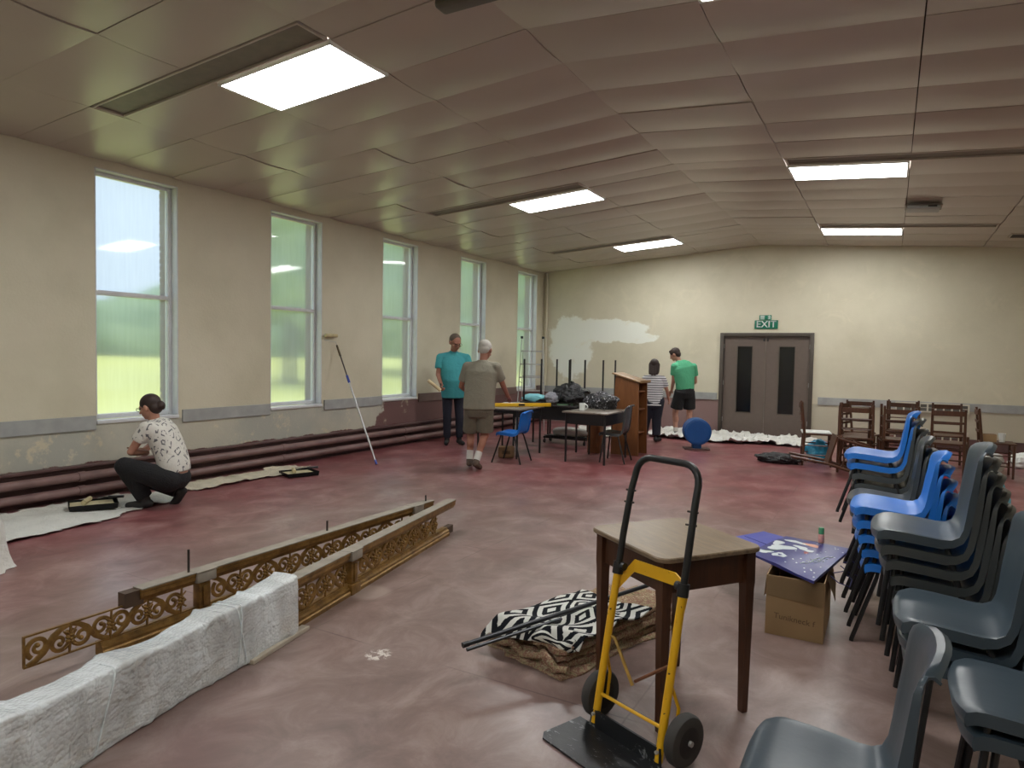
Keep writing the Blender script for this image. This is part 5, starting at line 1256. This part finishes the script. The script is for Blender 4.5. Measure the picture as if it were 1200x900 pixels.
# crouching woman painting the wall foot
fw = V(-.87, .5, 0); lf = V(-.5, -.87, 0)
yaw1 = YAW+math.atan2(422, 794)
sv = (.5, .87, 0)
t1, at1 = person(dict(label='woman crouching by the nearest window in white patterned shirt and black trousers', loc=(-6.15, 3.95, 0), rz=yaw1, side=sv, look=(-.80, .52, -.32), hs=1.02, skin=M_skin, glasses=True,
    J=dict(head=V(-.005, .12, .975), neck=V(.045, .12, .845), shL=V(-.03, -.035, .790), shR=V(.13, .25, .790), elL=V(-.16, .02, .560), elR=V(.0, .36, .565), wrL=V(-.03, .19, .520), wrR=V(-.06, .27, .535),
           hipL=V(.150, -.085, .285), hipR=V(.235, .075, .285), knL=V(-.21, .03, .425), knR=V(-.13, .28, .30), anL=V(-.045, .05, .095), anR=V(.25, .16, .125)),
    torso=[((.21, .0, .26), .165, .125, sv), ((.205, .01, .38), .160, .120, sv), ((.185, .035, .50), .155, .115, sv), ((.145, .065, .62), .170, .118, sv), ((.10, .09, .73), .185, .112, sv), ((.065, .11, .80), .160, .085, sv), ((.045, .12, .845), .07, .06, sv)],
    shirt_torso=[((.215, .01, .345), .165, .128, sv), ((.205, .015, .42), .170, .130, sv), ((.185, .035, .50), .168, .128, sv), ((.145, .065, .62), .182, .128, sv), ((.10, .09, .73), .196, .122, sv), ((.065, .11, .81), .165, .090, sv), ((.045, .12, .85), .07, .06, sv)],
    waist=[((.19, 0, .20), .14, .10, sv), ((.20, .0, .27), .175, .14, sv), ((.205, .0, .345), .165, .125, sv)],
    handL=((-.5, .6, .1), (0, .2, -1), .7), handR=((-.6, .1, .1), (0, -.3, -1), .8), footL=(-.87, .42, -.03), footR=(-.55, .2, -.75), soleR=(.35, -.1, -.6), soleL=(0, 0, -1),
    hair=hair_bun, hairm=M_hair_b, shirtm=shirt_mat('leaves'), trm=M_darkcloth, shoem=M_shoe, sleeve=.55, k=1.0, legw=1.22))
bmx = new(); tube(bmx, [(-.12, .27, .54), (-.20, .33, .56)], .008, 8); o = obj('paint_brush', bmx, M_oak); tag(o, 'small paint brush held by the crouching woman', 'brush'); o.location = t1.location; o.rotation_euler = t1.rotation_euler
# man in turquoise shirt facing the viewer
sv = (.93, .36, 0)
t2, at2 = person(dict(label='grey-haired man in turquoise T-shirt and dark jeans, facing the viewer, holding a roller', loc=(-6.45, 9.52, 0), rz=YAW+.08, side=sv, look=(.42, -.84, -.42), hs=1.2, skin=M_skin2, glasses=True,
    J=dict(head=V(.03, -.10, 1.73), neck=V(.0, -.02, 1.575), shL=V(.225, .06, 1.475), shR=V(-.215, -.04, 1.475), elL=V(.30, -.02, 1.19), elR=V(-.25, -.10, 1.19), wrL=V(.26, -.24, 1.05), wrR=V(-.19, -.26, 1.02),
           hipL=V(.10, .03, .90), hipR=V(-.09, -.02, .90), knL=V(.11, .0, .49), knR=V(-.09, -.03, .49), anL=V(.12, .03, .10), anR=V(-.09, .0, .10)),
    torso=[((0, 0, .84), .17, .13, sv), ((.0, -.01, .95), .175, .15, sv), ((0, -.025, 1.10), .190, .18, sv), ((0, -.02, 1.25), .195, .165, sv), ((0, -.01, 1.38), .205, .14, sv), ((0, 0, 1.49), .18, .10, sv), ((0, -.01, 1.55), .08, .07, sv)],
    shirt_torso=[((0, -.01, .80), .190, .155, sv), ((.0, -.015, .95), .205, .185, sv), ((0, -.03, 1.10), .220, .215, sv), ((0, -.025, 1.25), .222, .195, sv), ((0, -.01, 1.38), .222, .155, sv), ((0, 0, 1.49), .19, .11, sv), ((0, -.01, 1.56), .08, .07, sv)],
    waist=[((0, 0, .78), .15, .11, sv), ((0, 0, .86), .185, .145, sv), ((0, 0, .98), .18, .15, sv)],
    handL=((-.2, -.5, -.5), (-1, 0, 0), .5), handR=((.0, -.6, -.4), (1, 0, -.2), 1.0), footL=(.40, -.90, 0), footR=(-.05, -1, 0),
    hair=hair_short, hairm=M_hair_d, shirtm=shirt_mat('teal'), trm=M_navy, shoem=M_shoe, sleeve=.66, k=1.1, legw=.98))
t = thing('paint_roller', 'cream paint roller held out by the man in turquoise', 'paint roller', t2.location, YAW+.08)
bm = new(); tube(bm, [(-.40, -.40, 1.10), (-.20, -.36, .94)], .028, 14); obj('roller_sleeve', bm, simple('cream_nap', srgb(212, 196, 156), .95), t)
bm = new(); tube(bm, [(-.20, -.36, .94), (-.17, -.355, .925), (-.15, -.34, .95), (-.19, -.32, 1.0)], .004, 6); tube(bm, [(-.19, -.325, .975), (-.20, -.31, 1.05)], .012, 8); obj('roller_handle', bm, M_black, t)
# man in stone shirt and shorts walking away
sv = (.96, -.28, 0)
t3, at3 = person(dict(label='white-haired man seen from behind in grey shirt and khaki shorts, reaching to the table', loc=(-4.82, 7.66, 0), rz=YAW+.05, side=sv, look=(.30, .85, -.45), hs=1.15, skin=M_skin2,
    J=dict(head=V(.115, .13, 1.595), neck=V(.09, .06, 1.45), shL=V(-.12, .10, 1.375), shR=V(.265, .0, 1.375), elL=V(-.20, .20, 1.10), elR=V(.365, .10, 1.13), wrL=V(-.10, .40, 1.0), wrR=V(.445, .28, .965),
           hipL=V(-.04, .03, .84), hipR=V(.13, -.01, .84), knL=V(-.06, .18, .46), knR=V(.13, .05, .46), anL=V(-.07, .10, .11), anR=V(.02, -.12, .13)),
    torso=[((.05, .0, .78), .165, .125, sv), ((.05, .01, .90), .170, .135, sv), ((.055, .02, 1.05), .180, .14, sv), ((.065, .03, 1.18), .190, .14, sv), ((.075, .04, 1.30), .205, .13, sv), ((.08, .05, 1.39), .17, .09, sv), ((.09, .06, 1.44), .07, .06, sv)],
    shirt_torso=[((.045, .0, .80), .215, .165, sv), ((.045, .01, .92), .212, .168, sv), ((.055, .02, 1.05), .208, .165, sv), ((.065, .03, 1.18), .212, .16, sv), ((.075, .04, 1.30), .222, .145, sv), ((.08, .05, 1.39), .185, .10, sv), ((.09, .06, 1.45), .075, .065, sv)],
    waist=[((.05, 0, .70), .15, .11, sv), ((.05, 0, .78), .185, .14, sv), ((.05, 0, .90), .18, .14, sv)],
    handL=((.2, .9, -.2), (0, 0, -1), .5), handR=((.25, .75, -.3), (-.5, .2, -.8), .5), footL=(.1, 1, 0), footR=(.35, .9, -.28), soleR=(-.05, -.15, -.95), calfL=(0, -1, 0), calfR=(0, -1, 0),
    hair=hair_short, hairm=M_hair_g, shirtm=shirt_mat('stone'), trm=M_shorts, shorts=.88, shoem=M_shoe_b, sock=.13, sleeve=.72, k=1.02, legw=1.08))
# girl in striped shirt
sv = (.99, -.1, 0)
t4, at4 = person(dict(label='person with long dark hair in striped T-shirt and dark trousers, back to the viewer', loc=(-3.80, 12.1, 0), rz=YAW-.2, side=sv, look=(.1, .95, -.28), hs=.98, skin=M_skin,
    J=dict(head=V(.03, .05, 1.39), neck=V(.03, .0, 1.225), shL=V(-.125, .0, 1.150), shR=V(.185, .0, 1.150), elL=V(-.19, .06, .93), elR=V(.265, .04, .95), wrL=V(-.10, .22, .88), wrR=V(.30, .13, .80),
           hipL=V(-.055, 0, .74), hipR=V(.105, 0, .74), knL=V(-.10, .03, .41), knR=V(.095, .02, .41), anL=V(-.145, .0, .09), anR=V(.10, -.02, .09)),
    torso=[((.025, 0, .68), .155, .12, sv), ((.025, 0, .80), .15, .115, sv), ((.03, 0, .92), .145, .11, sv), ((.03, 0, 1.04), .155, .11, sv), ((.03, 0, 1.12), .150, .09, sv), ((.03, 0, 1.20), .065, .055, sv)],
    shirt_torso=[((.025, 0, .655), .180, .145, sv), ((.025, 0, .80), .172, .138, sv), ((.03, 0, .92), .168, .13, sv), ((.03, 0, 1.04), .172, .125, sv), ((.03, 0, 1.12), .165, .10, sv), ((.03, 0, 1.21), .07, .06, sv)],
    waist=[((.025, 0, .62), .15, .12, sv), ((.025, 0, .70), .182, .145, sv), ((.025, 0, .80), .155, .12, sv)],
    handL=((.3, .9, 0), (0, 0, -1), .5), handR=((.2, .5, -.6), (-1, 0, 0), .4), footL=(-.2, 1, 0), footR=(.45, .9, 0),
    hair=hair_long, hairm=M_hair_b, shirtm=shirt_mat('stripes'), trm=M_navy, shoem=M_shoe, sleeve=.7, k=.95, legw=1.22))
# man in green shirt
sv = (.90, .42, 0)
t5, at5 = person(dict(label='dark-haired man in green T-shirt and black shorts by the far wall', loc=(-3.50, 13.05, 0), rz=YAW-.24, side=sv, look=(-.86, .30, -.42), hs=1.05, skin=M_skin,
    J=dict(head=V(-.155, .10, 1.60), neck=V(-.06, .05, 1.475), shL=V(-.155, -.04, 1.375), shR=V(.205, .12, 1.375), elL=V(-.17, .02, 1.09), elR=V(.245, .20, 1.08), wrL=V(-.20, .22, .90), wrR=V(.13, .36, .98),
           hipL=V(-.03, -.03, .88), hipR=V(.13, .05, .88), knL=V(-.12, .05, .48), knR=V(.15, .12, .48), anL=V(-.10, -.03, .10), anR=V(.16, .05, .10)),
    torso=[((.055, .02, .82), .165, .125, sv), ((.055, .02, .94), .155, .12, sv), ((.045, .02, 1.08), .165, .12, sv), ((.025, .03, 1.22), .19, .125, sv), ((.01, .04, 1.34), .205, .12, sv), ((-.02, .045, 1.42), .16, .09, sv), ((-.05, .05, 1.47), .07, .06, sv)],
    shirt_torso=[((.055, .02, .93), .178, .14, sv), ((.05, .02, 1.0), .180, .142, sv), ((.045, .02, 1.08), .185, .142, sv), ((.025, .03, 1.22), .208, .142, sv), ((.01, .04, 1.34), .220, .135, sv), ((-.02, .045, 1.42), .17, .10, sv), ((-.05, .05, 1.48), .072, .062, sv)],
    waist=[((.055, .02, .76), .155, .12, sv), ((.055, .02, .86), .185, .15, sv), ((.055, .02, .985), .168, .135, sv)],
    handL=((-.3, .5, -.5), (-.3, .3, -1), .7), handR=((-.5, .6, 0), (0, 0, -1), .6), footL=(-.95, .3, 0), footR=(-.3, .95, 0), calfL=(.6, -.8, 0), calfR=(.3, -1, 0),
    hair=hair_thick, hairm=M_hair_b, shirtm=shirt_mat('green'), trm=M_darkcloth, shorts=.80, shoem=M_shoe_g, sock=.09, sleeve=.6, k=1.06, legw=1.1))
